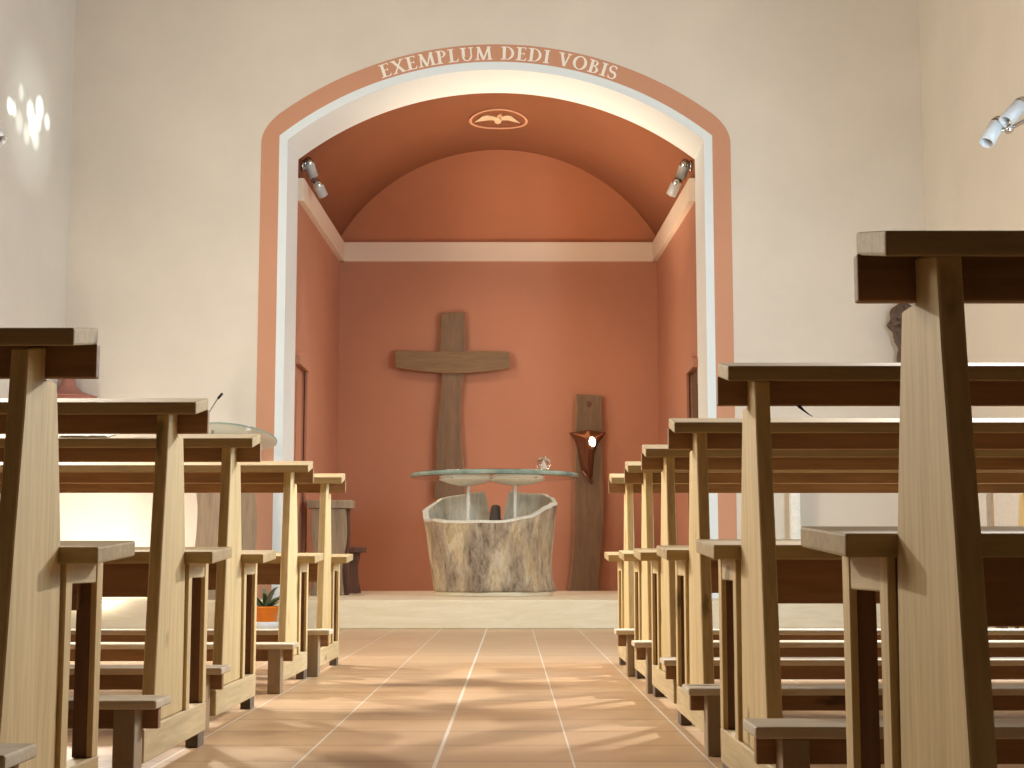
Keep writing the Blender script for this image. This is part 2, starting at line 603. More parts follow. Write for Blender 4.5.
for right, d0, d1, zt, nm in ((False, 12.45, 12.93, 2.08, 'wall_apse_left'), (True, 12.42, 12.90, 2.05, 'wall_apse_right')):
    bm = bmesh.new()
    s = 1 if right else -1

    def pan(y0, y1, z0, z1):
        xa, xb = side_x(right, y0), side_x(right, y1)
        prism(bm, [(xa, y0), (xb, y1), (xb + s * 0.15, y1), (xa + s * 0.15, y0)], 'z', z0, z1)
    pan(DI, d0, ZS, ZT)
    pan(d1, DB, ZS, ZT)
    pan(d0, d1, zt, ZT)
    struct(nm, bm, M['terra'])
    # raised surround with a shallow curved head, and the door leaf inside
    bm = bmesh.new()
    xm = side_x(right, (d0 + d1) / 2)
    for ya, yb, za, zb in ((d1, d1 + 0.07, ZS, zt + 0.09),):
        box(bm, min(xm - s * 0.03, xm + s * 0.01), max(xm - s * 0.03, xm + s * 0.01), ya, yb, za, zb, 0.006)
    hd = [(d0 - 0.04, zt)]
    for i in range(13):
        t = i / 12
        hd.append((d0 - 0.04 + (d1 - d0 + 0.11) * t, zt + 0.07 + 0.055 * math.sin(PI * t)))
    hd.append((d1 + 0.07, zt))
    prism(bm, hd, 'x', min(xm - s * 0.035, xm + s * 0.01), max(xm - s * 0.035, xm + s * 0.01), 0.004)
    struct('door_frame_%d' % (2 if right else 1), bm, M['terra'])
    bm = bmesh.new()
    xa = xm + s * 0.02
    box(bm, min(xa, xa + s * 0.04), max(xa, xa + s * 0.04), d0, d1, ZS, zt, 0.004)
    for z0, z1 in ((ZS + 0.12, 1.0), (1.1, zt - 0.12)):
        box(bm, min(xa - s * 0.012, xa), max(xa - s * 0.012, xa), d0 + 0.08, d1 - 0.08, z0, z1, 0.004)
    d = struct('door_%d' % (2 if right else 1), bm, M['door'] if right else M['terra'])
    bm = bmesh.new()
    lathe(bm, [(0, 0), (0.012, 0.0), (0.012, 0.03), (0.026, 0.035), (0.028, 0.055), (0.018, 0.068), (0, 0.07)], 20, aim((xa, d1 - 0.05, 1.22), (-s, 0, 0)))
    obj('door_knob', bm, M['steel'], d, True)

bm = bmesh.new()
box(bm, XLb - 0.2, XRb + 0.2, DB, DB + 0.15, 0.0, (ZB + ZT) / 2, 0)
box(bm, XLb - 0.2, XRb + 0.2, DB, DB + 0.15, (ZB + ZT) / 2, ZV + 0.15, 0, mat=1)
struct('wall_apse_back', bm, [M['terra'], M['terra_vault']])

hv = (XRb - XLb) / 2 + 0.03
RV = (hv ** 2 + (ZV - ZT) ** 2) / (2 * (ZV - ZT))
ZVC = ZV - RV
XV = (XLb + XRb) / 2


def vault_z(x):
    return ZVC + math.sqrt(max(0, RV ** 2 - (x - XV) ** 2))


bm = bmesh.new()
rows = []
for y in [DI - 0.02 + (DB + 0.05 - DI) * q / 16 for q in range(17)]:
    row = []
    for i in range(129):
        a = math.asin(hv / RV) * (-1 + 2 * i / 128)
        k = 1 + 0.15 * (DB - y) / (DB - DI)
        row.append(bm.verts.new((XV + k * RV * math.sin(a), y, ZVC + RV * math.cos(a))))
    rows.append(row)
for r, q in zip(rows, rows[1:]):
    for i in range(128):
        bm.faces.new((r[i], r[i + 1], q[i + 1], q[i]))
geo = bmesh.ops.solidify(bm, geom=list(bm.faces), thickness=-0.06)
struct('ceiling_apse', bm, M['terra_vault'], True)

bm = bmesh.new()
for right in (False, True):
    s = 1 if right else -1
    xa, xb = side_x(right, DI), side_x(right, DB)
    prism(bm, [(xa + s * 0.32, DI), (xb + s * 0.1, DB), (xb - s * 0.05, DB), (xa - s * 0.05, DI)], 'z', ZB, ZT, 0.004)
box(bm, XLb, XRb, DB - 0.05, DB + 0.02, ZB, ZT, 0.004)
struct('trim_3', bm, M['cornice'])

# ------------------------------------------------------------------ lettering on the arch
def L_stem(x, w=0.15, y0=0.0, y1=1.0):
    return [(x, y0), (x + w, y0), (x + w, y1), (x, y1)]


def L_ser(xc, y, w=0.34, h=0.075):
    y0 = y if y < 0.5 else y - h
    return [(xc - w / 2, y0), (xc + w / 2, y0), (xc + w / 2, y0 + h), (xc - w / 2, y0 + h)]


def L_diag(xb, yb, xt, yt, w):
    return [(xb - w / 2, yb), (xb + w / 2, yb), (xt + w / 2, yt), (xt - w / 2, yt)]


def L_arc(cx, cy, rx, ry, a0, a1, tx, ty, n=18):
    """ring sector as quads; thickness tx at the sides, ty at top and bottom"""
    out = []
    P = []
    for i in range(n + 1):
        a = a0 + (a1 - a0) * i / n
        P.append(((cx + rx * math.cos(a), cy + ry * math.sin(a)), (cx + (rx - tx) * math.cos(a), cy + (ry - ty) * math.sin(a))))
    for (p, q), (r, t) in zip(P, P[1:]):
        out.append([p, r, t, q])
    return out


def L_ribbon(pts, ws):
    out = []
    P = []
    for i, p in enumerate(pts):
        d = Vector(pts[min(i + 1, len(pts) - 1)]) - Vector(pts[max(i - 1, 0)])
        nn = Vector((-d.y, d.x)).normalized() * ws[i] / 2
        P.append(((p[0] + nn.x, p[1] + nn.y), (p[0] - nn.x, p[1] - nn.y)))
    for (p, q), (r, t) in zip(P, P[1:]):
        out.append([p, r, t, q])
    return out


def letter(ch):
    T, t = 0.175, 0.08
    if ch == 'I':
        return 0.36, [L_stem(0.105, T), L_ser(0.18, 0), L_ser(0.18, 1)]
    if ch == 'E':
        return 0.62, [L_stem(0.1, T), L_ser(0.14, 0, 0.28), L_ser(0.14, 1, 0.28), [(0.2, 0), (0.56, 0), (0.6, 0.2), (0.56, 0.2), (0.5, 0.06), (0.2, 0.06)],
                      [(0.2, 0.94), (0.5, 0.94), (0.52, 0.82), (0.56, 0.82), (0.56, 1), (0.2, 1)], [(0.2, 0.49), (0.46, 0.49), (0.46, 0.55), (0.2, 0.55)], [(0.44, 0.42), (0.48, 0.42), (0.48, 0.62), (0.44, 0.62)]]
    if ch == 'L':
        return 0.6, [L_stem(0.1, T), L_ser(0.17, 0, 0.34), L_ser(0.17, 1, 0.36), [(0.2, 0), (0.55, 0), (0.6, 0.24), (0.56, 0.24), (0.48, 0.06), (0.2, 0.06)]]
    if ch == 'X':
        return 0.78, [L_diag(0.65, 0, 0.13, 1, 0.18), L_diag(0.12, 0, 0.64, 1, 0.10), L_ser(0.13, 0, 0.26), L_ser(0.64, 0, 0.3), L_ser(0.14, 1, 0.3), L_ser(0.64, 1, 0.26)]
    if ch == 'M':
        return 0.98, [L_diag(0.14, 0, 0.2, 1, 0.095), L_diag(0.48, 0.0, 0.2, 1, 0.16), L_diag(0.48, 0.0, 0.78, 1, 0.095), L_diag(0.84, 0, 0.78, 1, 0.16), L_ser(0.13, 0, 0.26), L_ser(0.84, 0, 0.3), L_ser(0.17, 1, 0.18), L_ser(0.81, 1, 0.2)]
    if ch == 'P':
        return 0.62, [L_stem(0.1, T), L_ser(0.17, 0, 0.36), L_ser(0.14, 1, 0.28)] + L_arc(0.28, 0.73, 0.3, 0.27, -PI / 2, PI / 2, 0.14, 0.055) + [[(0.2, 0.945), (0.3, 0.945), (0.3, 1), (0.2, 1)], [(0.2, 0.46), (0.3, 0.46), (0.3, 0.515), (0.2, 0.515)]]
    if ch == 'B':
        return 0.66, [L_stem(0.1, T), L_ser(0.14, 0, 0.28), L_ser(0.14, 1, 0.28)] + L_arc(0.28, 0.77, 0.26, 0.23, -PI / 2, PI / 2, 0.13, 0.055) + L_arc(0.28, 0.28, 0.33, 0.28, -PI / 2, PI / 2, 0.15, 0.055) + [[(0.2, 0.945), (0.3, 0.945), (0.3, 1), (0.2, 1)], [(0.2, 0.51), (0.3, 0.51), (0.3, 0.565), (0.2, 0.565)], [(0.2, 0), (0.3, 0), (0.3, 0.055), (0.2, 0.055)]]
    if ch == 'D':
        return 0.8, [L_stem(0.1, T), L_ser(0.14, 0, 0.28), L_ser(0.14, 1, 0.28)] + L_arc(0.3, 0.5, 0.46, 0.5, -PI / 2, PI / 2, 0.16, 0.055, 24) + [[(0.2, 0.945), (0.32, 0.945), (0.32, 1), (0.2, 1)], [(0.2, 0), (0.32, 0), (0.32, 0.055), (0.2, 0.055)]]
    if ch == 'O':
        return 0.86, L_arc(0.43, 0.5, 0.41, 0.52, 0, 2 * PI, 0.17, 0.075, 40)
    if ch == 'U':
        return 0.8, [L_stem(0.12, T, 0.3, 1), L_stem(0.61, 0.09, 0.3, 1), L_ser(0.2, 1, 0.34), L_ser(0.65, 1, 0.26)] + L_arc(0.405, 0.32, 0.285, 0.34, PI, 2 * PI, 0.12, 0.07, 24)
    if ch == 'V':
        return 0.76, [L_diag(0.4, 0, 0.15, 1, 0.17), L_diag(0.4, 0, 0.62, 1, 0.095), L_ser(0.15, 1, 0.32), L_ser(0.62, 1, 0.26)]
    if ch == 'S':
        pts, ws = [], []
        for i in range(41):
            u = i / 40
            if u < 0.5:
                a = math.radians(30 + (270 - 30) * u / 0.5)
                pts.append((0.27 + 0.185 * math.cos(a), 0.745 + 0.235 * math.sin(a)))
            else:
                a = math.radians(90 - (240) * (u - 0.5) / 0.5)
                pts.append((0.27 + 0.21 * math.cos(a), 0.265 + 0.245 * math.sin(a)))
            ws.append(0.075 + 0.1 * math.exp(-((u - 0.5) / 0.2) ** 2) + 0.03 * math.exp(-((u - 0.02) / 0.05) ** 2) + 0.03 * math.exp(-((u - 0.98) / 0.05) ** 2))
        return 0.54, L_ribbon(pts, ws) + [[(0.41, 0.76), (0.45, 0.76), (0.455, 0.98), (0.42, 0.98)], [(0.06, 0.02), (0.095, 0.02), (0.1, 0.25), (0.055, 0.25)]]
    return 0.36, []


TXT = 'EXEMPLUM DEDI VOBIS'
CAP = 0.108
RB = RA + BW + 0.016
aw = [letter(c)[0] + 0.06 for c in TXT]
x_l, x_r = at(380.5, 80, DF)[0], at(616.5, 80, DF)[0]
a0 = math.asin((x_l - XC) / (RB + 0.03))
a1 = math.asin((x_r - XC) / (RB + 0.03))
unit = (a1 - a0) / sum(aw)
ins = thing('inscription', (XC, DF, ZA), 'cream serif capitals painted along the terracotta band over the arch', 'lettering')


def put_word(bm):
    me = bpy.data.meshes.new('word')
    for f in bm.faces:
        f.normal_update()
        if f.normal.y > 0:
            f.normal_flip()
    bm.to_mesh(me)
    bm.free()
    me.materials.append(M['letter'])
    o = bpy.data.objects.new('word', me)
    C.objects.link(o)
    o.parent = ins


bm = bmesh.new()
cur = a0
for c, w in zip(TXT + ' ', aw + [0]):
    mid = cur + unit * w / 2
    if c == ' ':
        put_word(bm)
        bm = bmesh.new()
    for k, poly in enumerate(letter(c)[1]):
        vs = []
        for (px, py) in poly:
            lx = (px + 0.03 - w / 2) * unit * RB
            ca, sa = math.cos(mid), math.sin(mid)
            bx, bz = XC + RB * sa, ZC + RB * ca
            vs.append(bm.verts.new((bx + lx * ca + py * CAP * sa - XC, -0.0052 - 0.00007 * (k % 9), bz - lx * sa + py * CAP * ca - ZA)))
        bm.faces.new(vs)
    cur += unit * w
bm.free()

# ------------------------------------------------------------------ dove roundel on the vault
DXC, DYC = at(498.5, 119, 13.92)[0], 13.90
dv = thing('dove_roundel', (DXC, DYC, vault_z(DXC)), 'pale dove with spread wings inside an oval ring on the vault', 'painting')


def on_vault(x, y, d=0.006):
    return Vector((x, y, vault_z(DXC + x) - vault_z(DXC) - d))


bm = bmesh.new()
n = 72
RX, RY, RW = 0.272, 0.32, 0.024
rr = [[bm.verts.new(on_vault((RX - k) * math.cos(2 * PI * i / n), (RY - k * 1.1) * math.sin(2 * PI * i / n), d)) for k, d in ((0, 0.003), (0, 0.012), (RW, 0.012), (RW, 0.003))] for i in range(n)]
for i in range(n):
    for k in range(3):
        bm.faces.new((rr[i][k], rr[i][k + 1], rr[(i + 1) % n][k + 1], rr[(i + 1) % n][k]))
obj('ring', bm, M['ring'], dv)


def flat_shape(name, pts, mat, d=0.008):
    """thin low-relief shape on the vault, photo-up is towards the nave (-Y)"""
    bm = bmesh.new()
    a = [bm.verts.new(on_vault(x, y, d)) for x, y in pts]
    c = [bm.verts.new(on_vault(x, y, 0.003)) for x, y in pts]
    bm.faces.new(a)
    for i in range(len(pts)):
        j = (i + 1) % len(pts)
        bm.faces.new((a[i], a[j], c[j], c[i]))
    bmesh.ops.triangulate(bm, faces=[f for f in bm.faces if len(f.verts) > 4])
    obj(name, bm, mat, dv)


flat_shape('wing', [(-0.02, -0.06), (-0.10, -0.12), (-0.15, -0.10), (-0.225, 0.06), (-0.15, 0.045), (-0.10, 0.03), (-0.03, 0.04)], M['dove'])
flat_shape('wing', [(0.02, -0.06), (0.08, -0.12), (0.12, -0.10), (0.20, 0.09), (0.13, 0.06), (0.09, 0.03), (0.03, 0.04)], M['dove'])
flat_shape('body', [(-0.04, -0.07), (0.0, -0.05), (0.03, 0.03), (0.02, 0.12), (-0.005, 0.16), (-0.03, 0.13), (-0.04, 0.05)], M['dove'], 0.011)
flat_shape('head', [(0.0, -0.15), (0.022, -0.16), (0.035, -0.13), (0.03, -0.09), (0.01, -0.05), (-0.015, -0.06), (-0.012, -0.12)], M['ring'], 0.012)

# ------------------------------------------------------------------ pews
T = 0.871
PL = 1.955


def make_pew(s):
    """pew prototype; aisle end at x = 0, running to s * PL; y = 0 is the front edge of the book ledge"""
    p = thing('pew', (0, 0, 0), 'pew', 'pew', 'wooden pews with kneelers along the aisle')

    def X(a, b2):
        return (min(s * a, s * b2), max(s * a, s * b2))

    def part(name, mat, fn, parent=p):
        bm = bmesh.new()
        fn(bm)
        return obj(name, bm, mat, parent)

    # book ledge, tilted towards the kneeler behind
    tl = math.radians(9.8)
    dz, dy = 0.148 * math.sin(tl), 0.148 * math.cos(tl)
    th = 0.029
    poly = [(0, T), (-dy, T - dz), (-dy + th * math.sin(tl) * 0.3, T - dz - th), (0.0, T - th)]
    part('book_ledge', M['pine_x'], lambda b: prism(b, poly, 'x', *X(0, PL), bev=0.004, seg=2))
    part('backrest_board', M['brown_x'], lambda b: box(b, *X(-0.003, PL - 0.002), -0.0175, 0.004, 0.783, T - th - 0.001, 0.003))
    for a in (0.07, PL - 0.097):
        zt = T - th - 0.012
        outline = [(-0.112, zt - 0.010), (-0.0185, zt + 0.005), (-0.0185, 0.7815), (0.050, 0.7815), (0.072, 0.68), (0.109, 0.48), (0.124, 0.1105), (-0.196, 0.1105), (-0.150, 0.51), (-0.122, 0.71)]
        part('end_post', M['pine_z'], lambda b: prism(b, outline, 'x', *X(a, a + 0.029), bev=0.0025, seg=1))
    # seat, slightly tilted back, and the board under it
    sp = [(0.102, 0.508), (0.405, 0.524), (0.4035, 0.494), (0.1035, 0.478)] if s > 0 else [(0.102, 0.505), (0.395, 0.520), (0.3935, 0.490), (0.1035, 0.475)]
    part('seat', M['pine_x'], lambda b: prism(b, sp, 'x', *X(0, PL), bev=0.004, seg=2))
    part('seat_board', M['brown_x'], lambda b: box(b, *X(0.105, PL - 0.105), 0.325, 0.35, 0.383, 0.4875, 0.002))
    for a in (0.062, PL - 0.10):
        for y0, y1 in ((0.128, 0.172), (0.352, 0.397)):
            zt = (0.4785 if s > 0 else 0.4755) + (y0 - 0.1035) * 0.0513
            o1, o2 = ((0.0, 0.011), (0.011, 0.038)) if a < 0.5 else ((0.027, 0.038), (0.0, 0.027))

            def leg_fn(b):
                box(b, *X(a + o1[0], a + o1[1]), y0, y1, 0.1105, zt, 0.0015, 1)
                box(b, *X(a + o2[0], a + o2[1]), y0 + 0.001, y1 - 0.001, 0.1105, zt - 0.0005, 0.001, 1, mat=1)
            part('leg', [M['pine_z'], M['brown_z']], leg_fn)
        part('leg_rail', M['pine_y'], lambda b: box(b, *X(a + 0.002, a + 0.036), 0.1725, 0.3515, 0.434, 0.4805, 0.002, 1))
        # base rail and its foot
        part('base_rail', M['pine_y'], lambda b: box(b, *X(a + 0.001, a + 0.037), -0.3355, 0.41, 0.035, 0.110, 0.003, 1))
        part('foot', M['dark_foot'], lambda b: box(b, *X(a + 0.003, a + 0.035), 0.315, 0.40, 0.0, 0.0345, 0.001, 1))
    kn = part('kneeler', M['worn_x'], lambda b: box(b, *X(-0.002, PL), -0.42, -0.27, 0.178, 0.199, 0.006, 3))
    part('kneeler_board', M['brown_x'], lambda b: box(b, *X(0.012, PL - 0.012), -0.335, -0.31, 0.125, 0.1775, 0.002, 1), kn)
    for a in (0.045, PL - 0.093):
        part('kneeler_leg', M['leg_z'], lambda b: box(b, *X(a, a + 0.046), -0.41, -0.336, 0.0, 0.1775, 0.002, 1), kn)
    return p


def copy_tree(o, parent=None):
    c = o.copy()
    C.objects.link(c)
    if parent is not None:
        c.parent = parent
    for ch in list(o.children):
        copy_tree(ch, c)
    return c


left = [(-0.708, 2.61), (-0.741, 3.74), (-0.784, 4.79), (-0.784, 6.07), (-0.748, 6.915)]
right = [(0.418, 1.84), (0.413, 3.07), (0.435, 4.26), (0.441, 5.22), (0.447, 6.09), (0.437, 6.93)]
lab_l = ['large pine pew at the left edge, nearest on the left of the aisle',
         'second nearest of the five pine pews left of the aisle',
         'middle of the five pine pews left of the aisle',
         'pine pew left of the aisle just behind the brightly lit one',
         'brightly lit pine pew left of the aisle, closest to the altar']
lab_r = ['largest pine pew at the right edge, its ledge highest of all',
         'second nearest of the six pine pews right of the aisle',
         'third nearest of the six pine pews right of the aisle',
         'fourth nearest of the six pine pews right of the aisle',
         'pine pew right of the aisle, last but one before the altar step',
         'pine pew right of the aisle closest to the altar step']
# the rows differ a little: kneeler height, kneeler end, how far the end frame stands in
adj = {-1: [(1.03, 0.0, -0.013), (0.91, -0.015, 0.0), (0.90, -0.03, 0.0), (0.90, -0.01, 0.0), (0.97, -0.015, 0.0)],
       1: [(1.0, 0.0, -0.004), (0.985, 0.0, -0.014), (0.83, 0.0, -0.007), (0.88, 0.028, 0.0), (0.93, 0.0, 0.0), (0.97, 0.0, 0.0)]}
for spots, labs, s in ((left, lab_l, -1), (right, lab_r, 1)):
    proto = make_pew(s)
    for i, (px, py) in enumerate(spots):
        o = proto if i == 0 else copy_tree(proto)
        o.location = (px, py, 0)
        o['label'] = labs[i]
        ks, kx, pdx = adj[s][i]
        for ch in o.children:
            nm = ch.name.split('.')[0]
            if nm == 'kneeler':
                ch.scale.z = ks
                ch.location.x = kx
            elif nm in ('end_post', 'leg', 'leg_rail', 'base_rail', 'foot'):
                ch.location.x = pdx
            if nm == 'book_ledge':
                dl = math.radians((1.8 if s > 0 else -1.2) if i == 0 else 0.0)
                ch.rotation_euler.x = dl
                ch.location = (0, T * math.sin(dl), T * (1 - math.cos(dl)))
            if s < 0 and nm in ('seat', 'seat_board', 'leg', 'leg_rail', 'foot', 'base_rail'):
                ch.scale.y = (0.91, 0.92, 0.92, 0.96, 0.97)[i]
                if nm == 'seat':
                    ch.location.x = -0.014 if i == 0 else 0.0
                    ch.scale.z = 0.988

# ------------------------------------------------------------------ altar: hollow stump under a glass top
AX, AY = at(494, 560, 12.75)[0], 12.78
alt = thing('altar', (AX, AY, ZS), 'round green glass altar table on a hollow grey tree stump', 'altar')
bm = bmesh.new()
for (x0, x1, y0, y1) in ((-0.49, 0.49, -0.36, 0.36),):
    pts = [(0.49 * math.cos(2 * PI * i / 48), 0.375 * math.sin(2 * PI * i / 48)) for i in range(48)]
    prism(bm, pts, 'z', 0.0005, 0.032, 0.003, 1)
obj('plinth', bm, M['stone'], alt)

NT, NZ = 128, 26
PX = 12.3 / F


def wob(a, z, k=1.0):
    v = Vector((math.cos(a) * 1.6, math.sin(a) * 1.6, z * 0.9))
    return k * (0.035 * noise.noise(v * 1.3) + 0.012 * noise.noise(v * 4.1) + 0.006 * noise.noise(v * 10.0))


def rim_h(a):
    """rim height above the plinth foot by angle; a = -90 deg is towards the nave"""
    c, s_ = math.cos(a), math.sin(a)
    side = 0.625 if c < 0 else 0.765
    side_w = abs(c) ** 2.2
    if s_ < 0:
        h = 0.605 + (side - 0.605) * side_w
    else:
        h = side + (0.875 - side) * (s_ ** 0.8)
    # slit at the back, narrowing downwards
    g = abs(((a - PI / 2 + 0.05 + PI) % (2 * PI)) - PI)
    if g < 0.30:
        u = (g - 0.085) / 0.115
        h -= 0.30 * (1 - max(0.0, min(1.0, u)))
    return h


def stump_xy(a, t, inner):
    c, s_ = math.cos(a), math.sin(a)
    # half-width: narrow at the foot on the left, flared on the right
    if c < 0:
        w = 0.485 + 0.108 * t ** 1.3
    else:
        w = 0.45 + 0.07 * (1 - t) ** 6 + 0.062 * t ** 2.2
    dpt = 0.37 + 0.03 * t
    e = 2.15
    r = (abs(c) ** e + abs(s_) ** e) ** (-1 / e)
    x, y = w * r * c, dpt * r * s_
    k = 1 - (0.030 + 0.05 * (1 - t)) / 0.45 if inner else 1.0
    return x * k, y * k


bm = bmesh.new()
outer_g, inner_g = [], []
for i in range(NT):
    a = 2 * PI * i / NT
    h = rim_h(a) + 0.012 * noise.noise(Vector((math.cos(a) * 3, math.sin(a) * 3, 5)))
    co, ci = [], []
    for k in range(NZ + 1):
        t = k / NZ
        z = 0.034 + (h - 0.034) * t
        x, y = stump_xy(a, z / 0.75 if z < 0.75 else 1.0, False)
        q = 1 + wob(a, z) / 0.45
        co.append(bm.verts.new((x * q, y * q, z)))
        zi = 0.36 + (h - 0.36) * t
        x, y = stump_xy(a, min(1.0, zi / 0.75), True)
        q = 1 + wob(a, zi) * 0.8 / 0.45
        ci.append(bm.verts.new((x * q, y * q, zi)))
    outer_g.append(co)
    inner_g.append(ci)
for i in range(NT):
    j = (i + 1) % NT
    for k in range(NZ):
        f = bm.faces.new((outer_g[i][k], outer_g[j][k], outer_g[j][k + 1], outer_g[i][k + 1]))
        f.smooth = True
        f.material_index = 2 if k == NZ - 1 else 0
        f = bm.faces.new((inner_g[i][k], inner_g[i][k + 1], inner_g[j][k + 1], inner_g[j][k]))
        f.material_index = 1
        f.smooth = True
    f = bm.faces.new((outer_g[i][NZ], outer_g[j][NZ], inner_g[j][NZ], inner_g[i][NZ]))
    f.material_index = 2
f = bm.faces.new([inner_g[i][0] for i in range(NT)])
f.material_index = 1
bm.faces.new([outer_g[i][0] for i in range(NT)][::-1])
obj('stump', bm, [M['bark'], M['stumpcut'], M['stumprim']], alt)

ZG = 1.166 - ZS
bm = bmesh.new()
lathe(bm, [(0, 0.355), (0.075, 0.355), (0.068, 0.5), (0.05, 0.66), (0.036, 0.735), (0.02, 0.75), (0, 0.752)], 12, Matrix.Translation((0.012, 0.2, 0)))
for v in bm.verts:
    v.co.x += 0.012 * noise.noise(v.co * 12)
    v.co.y += 0.012 * noise.noise(v.co * 12 + Vector((5, 5, 5)))
obj('heartwood', bm, M['dark_foot'], alt)
gx = at(494.5, 472, 12.75)[0] - AX
bm = bmesh.new()
lathe(bm, [(0, 0), (0.687, 0), (0.693, 0.004)], 96, Matrix.Translation((gx, 0, ZG)), 0)
lathe(bm, [(0.693, 0.004), (0.698, 0.021), (0.693, 0.038)], 96, Matrix.Translation((gx, 0, ZG)), 1)
lathe(bm, [(0.693, 0.038), (0.687, 0.041), (0, 0.041)], 96, Matrix.Translation((gx, 0, ZG)), 0)
bmesh.ops.remove_doubles(bm, verts=bm.verts, dist=0.0003)
obj('glass_top', bm, [M['glass'], M['rim']], alt)
# cream leaf-shaped plates under the glass
for cx, w, yy in ((466, 0.225, -0.05), (517, 0.23, -0.05)):
    x0 = at(cx, 482, 12.7)[0] - AX
    bm = bmesh.new()
    lathe(bm, [(0, -0.062), (0.3, -0.058), (0.6, -0.045), (0.85, -0.026), (1.0, -0.012), (0.99, -0.008), (0, -0.008)], 48, Matrix.Translation((x0, yy, ZG)) @ Matrix.Diagonal((w, 0.24, 1, 1)))
    obj('plate', bm, M['cream'], alt, True)
for cx in (468.2, 515.2):
    x0 = at(cx, 500, 12.65)[0] - AX
    bm = bmesh.new()
    tube(bm, [(x0, -0.10, 0.345), (x0, -0.10, ZG - 0.055)], 0.0145, 16)
    obj('support_rod', bm, M['creamrod'], alt, True)
for cx in (452, 536):
    for yy in (-0.12, 0.06):
        x0 = at(cx, 473, 12.7)[0] - AX
        x0 = x0 * (1.0 if yy < 0 else 0.55)
        bm = bmesh.new()
        tube(bm, [(x0, yy, ZG - 0.012), (x0, yy, ZG - 0.0005)], 0.010, 12)
        obj('glass_pin', bm, M['steel'], alt, True)

# crystal on the table
bx, bz = at(543.7, 471, 12.35)
cr = thing('crystal_ball', (bx, 12.36, ZS + ZG + 0.0412), 'small clear crystal ball with faceted heart on the altar glass', 'ornament')
bm = bmesh.new()
lathe(bm, [(0, 0), (0.018, 0.0), (0.022, 0.003), (0.038, 0.014), (0.050, 0.034), (0.053, 0.055), (0.048, 0.078), (0.034, 0.096), (0.016, 0.106), (0, 0.109)], 32, Matrix.Diagonal((1.12, 1.12, 1.05, 1)))
obj('crystal_body', bm, M['crystal'], cr, True)
bm = bmesh.new()
lathe(bm, [(0, 0.018), (0.026, 0.024), (0.012, 0.055), (0, 0.082)], 4)
obj('facet_core', bm, M['cream'], cr)

# ------------------------------------------------------------------ live-edge slabs on the apse wall
def slab(name, outline, y0, y1, mat, parent, org, D):
    pts = []
    for px, py in outline:
        x, z = at(px, py, D)
        pts.append((x - org[0], z - org[2]))
    bm = bmesh.new()
    prism(bm, pts, 'y', y0 - org[1], y1 - org[1], 0.011, 1)
    bm.faces.ensure_lookup_table()
    for f in bm.faces:
        f.normal_update()
        f.material_index = 0 if abs(f.normal.y) > 0.97 else 1
    return obj(name, bm, [mat, M['edge']], parent)


def crop(pts, x0, y0, k):
    return [(x0 + a / k, y0 + b2 / k) for a, b2 in pts]


def spline(pts, n=5):
    out = []
    m_ = len(pts)
    for i in range(m_ - 1):
        p0, p1, p2, p3 = (pts[max(0, min(m_ - 1, i + d))] for d in (-1, 0, 1, 2))
        for k in range(n):
            t = k / n
            out.append(tuple(0.5 * (2 * p1[c] + (p2[c] - p0[c]) * t + (2 * p0[c] - 5 * p1[c] + 4 * p2[c] - p3[c]) * t * t + (3 * p1[c] - p0[c] - 3 * p2[c] + p3[c]) * t ** 3) for c in (0, 1)))
    out.append(pts[-1])
    return out


ox, oz = at(450, 498, 14.9)
crs = thing('wall_cross', (ox, DB, oz), 'large rough brown wooden cross hanging on the terracotta wall', 'cross')
rs = spline([(328, 45), (326, 90), (330, 150), (326, 230), (323, 290), (313, 360), (309, 430), (313, 520), (321, 620), (326, 700), (328, 765)])
ls = spline([(206, 765), (209, 690), (213, 610), (216, 520), (222, 440), (231, 360), (235, 290), (227, 200), (233, 130), (231, 80), (236, 52)])
slab('upright', crop(rs + ls, 380, 300, 3.84), DB - 0.10, DB - 0.055, M['cross_z'], crs, (ox, DB, oz), 14.93)
tp = spline([(55, 193), (130, 195), (220, 199), (300, 198), (400, 196), (499, 199)])
bt = spline([(501, 262), (440, 272), (370, 279), (290, 283), (220, 280), (140, 272), (57, 260)])
slab('crossbeam', crop(tp + bt, 380, 300, 3.84), DB - 0.15, DB - 0.1005, M['cross_x'], crs, (ox, DB, oz), 14.88)
for py in (330, 470):
    x, z = at(452, py, 14.95)
    bm = bmesh.new()
    box(bm, x - ox - 0.03, x - ox + 0.03, -0.0545, 0.0, z - oz - 0.03, z - oz + 0.03, 0.003, 1)
    obj('wall_bracket', bm, M['dark_foot'], crs)

ox, oz = at(586, 591, 14.9)
oz = ZS
lmp = thing('wall_slab', (ox, DB, oz), 'tall brown live-edge plank standing upright against the terracotta wall', 'plank')
rs = spline([(209, 85), (207, 130), (210, 190), (208, 250), (210, 330), (213, 400), (213, 480), (208, 570), (203, 640), (198, 700), (196, 742)])
ls = spline([(93, 742), (100, 690), (107, 620), (112, 540), (112, 450), (114, 350), (118, 270), (116, 200), (119, 130), (119, 80)])
outl = crop(rs + ls, 540, 370, 3.34)
slab('plank_body', outl, DB - 0.10, DB - 0.045, M['cross_z'], lmp, (ox, DB, oz), 14.93)
bm = bmesh.new()
box(bm, -0.05, 0.05, -0.0445, 0.0, 0.3, 0.4, 0.003, 1)
obj('wall_bracket', bm, M['dark_foot'], lmp)
bm = bmesh.new()
kx, kz = at(589, 404, 14.9)
pts = [Vector((0.026 * math.cos(2 * PI * i / 18), 0, 0.034 * math.sin(2 * PI * i / 18))) for i in range(18)]
vs = [bm.verts.new(p + Vector((kx - ox, -0.1015, kz - oz))) for p in pts]
vc = bm.verts.new(Vector((kx - ox, -0.108, kz - oz)))
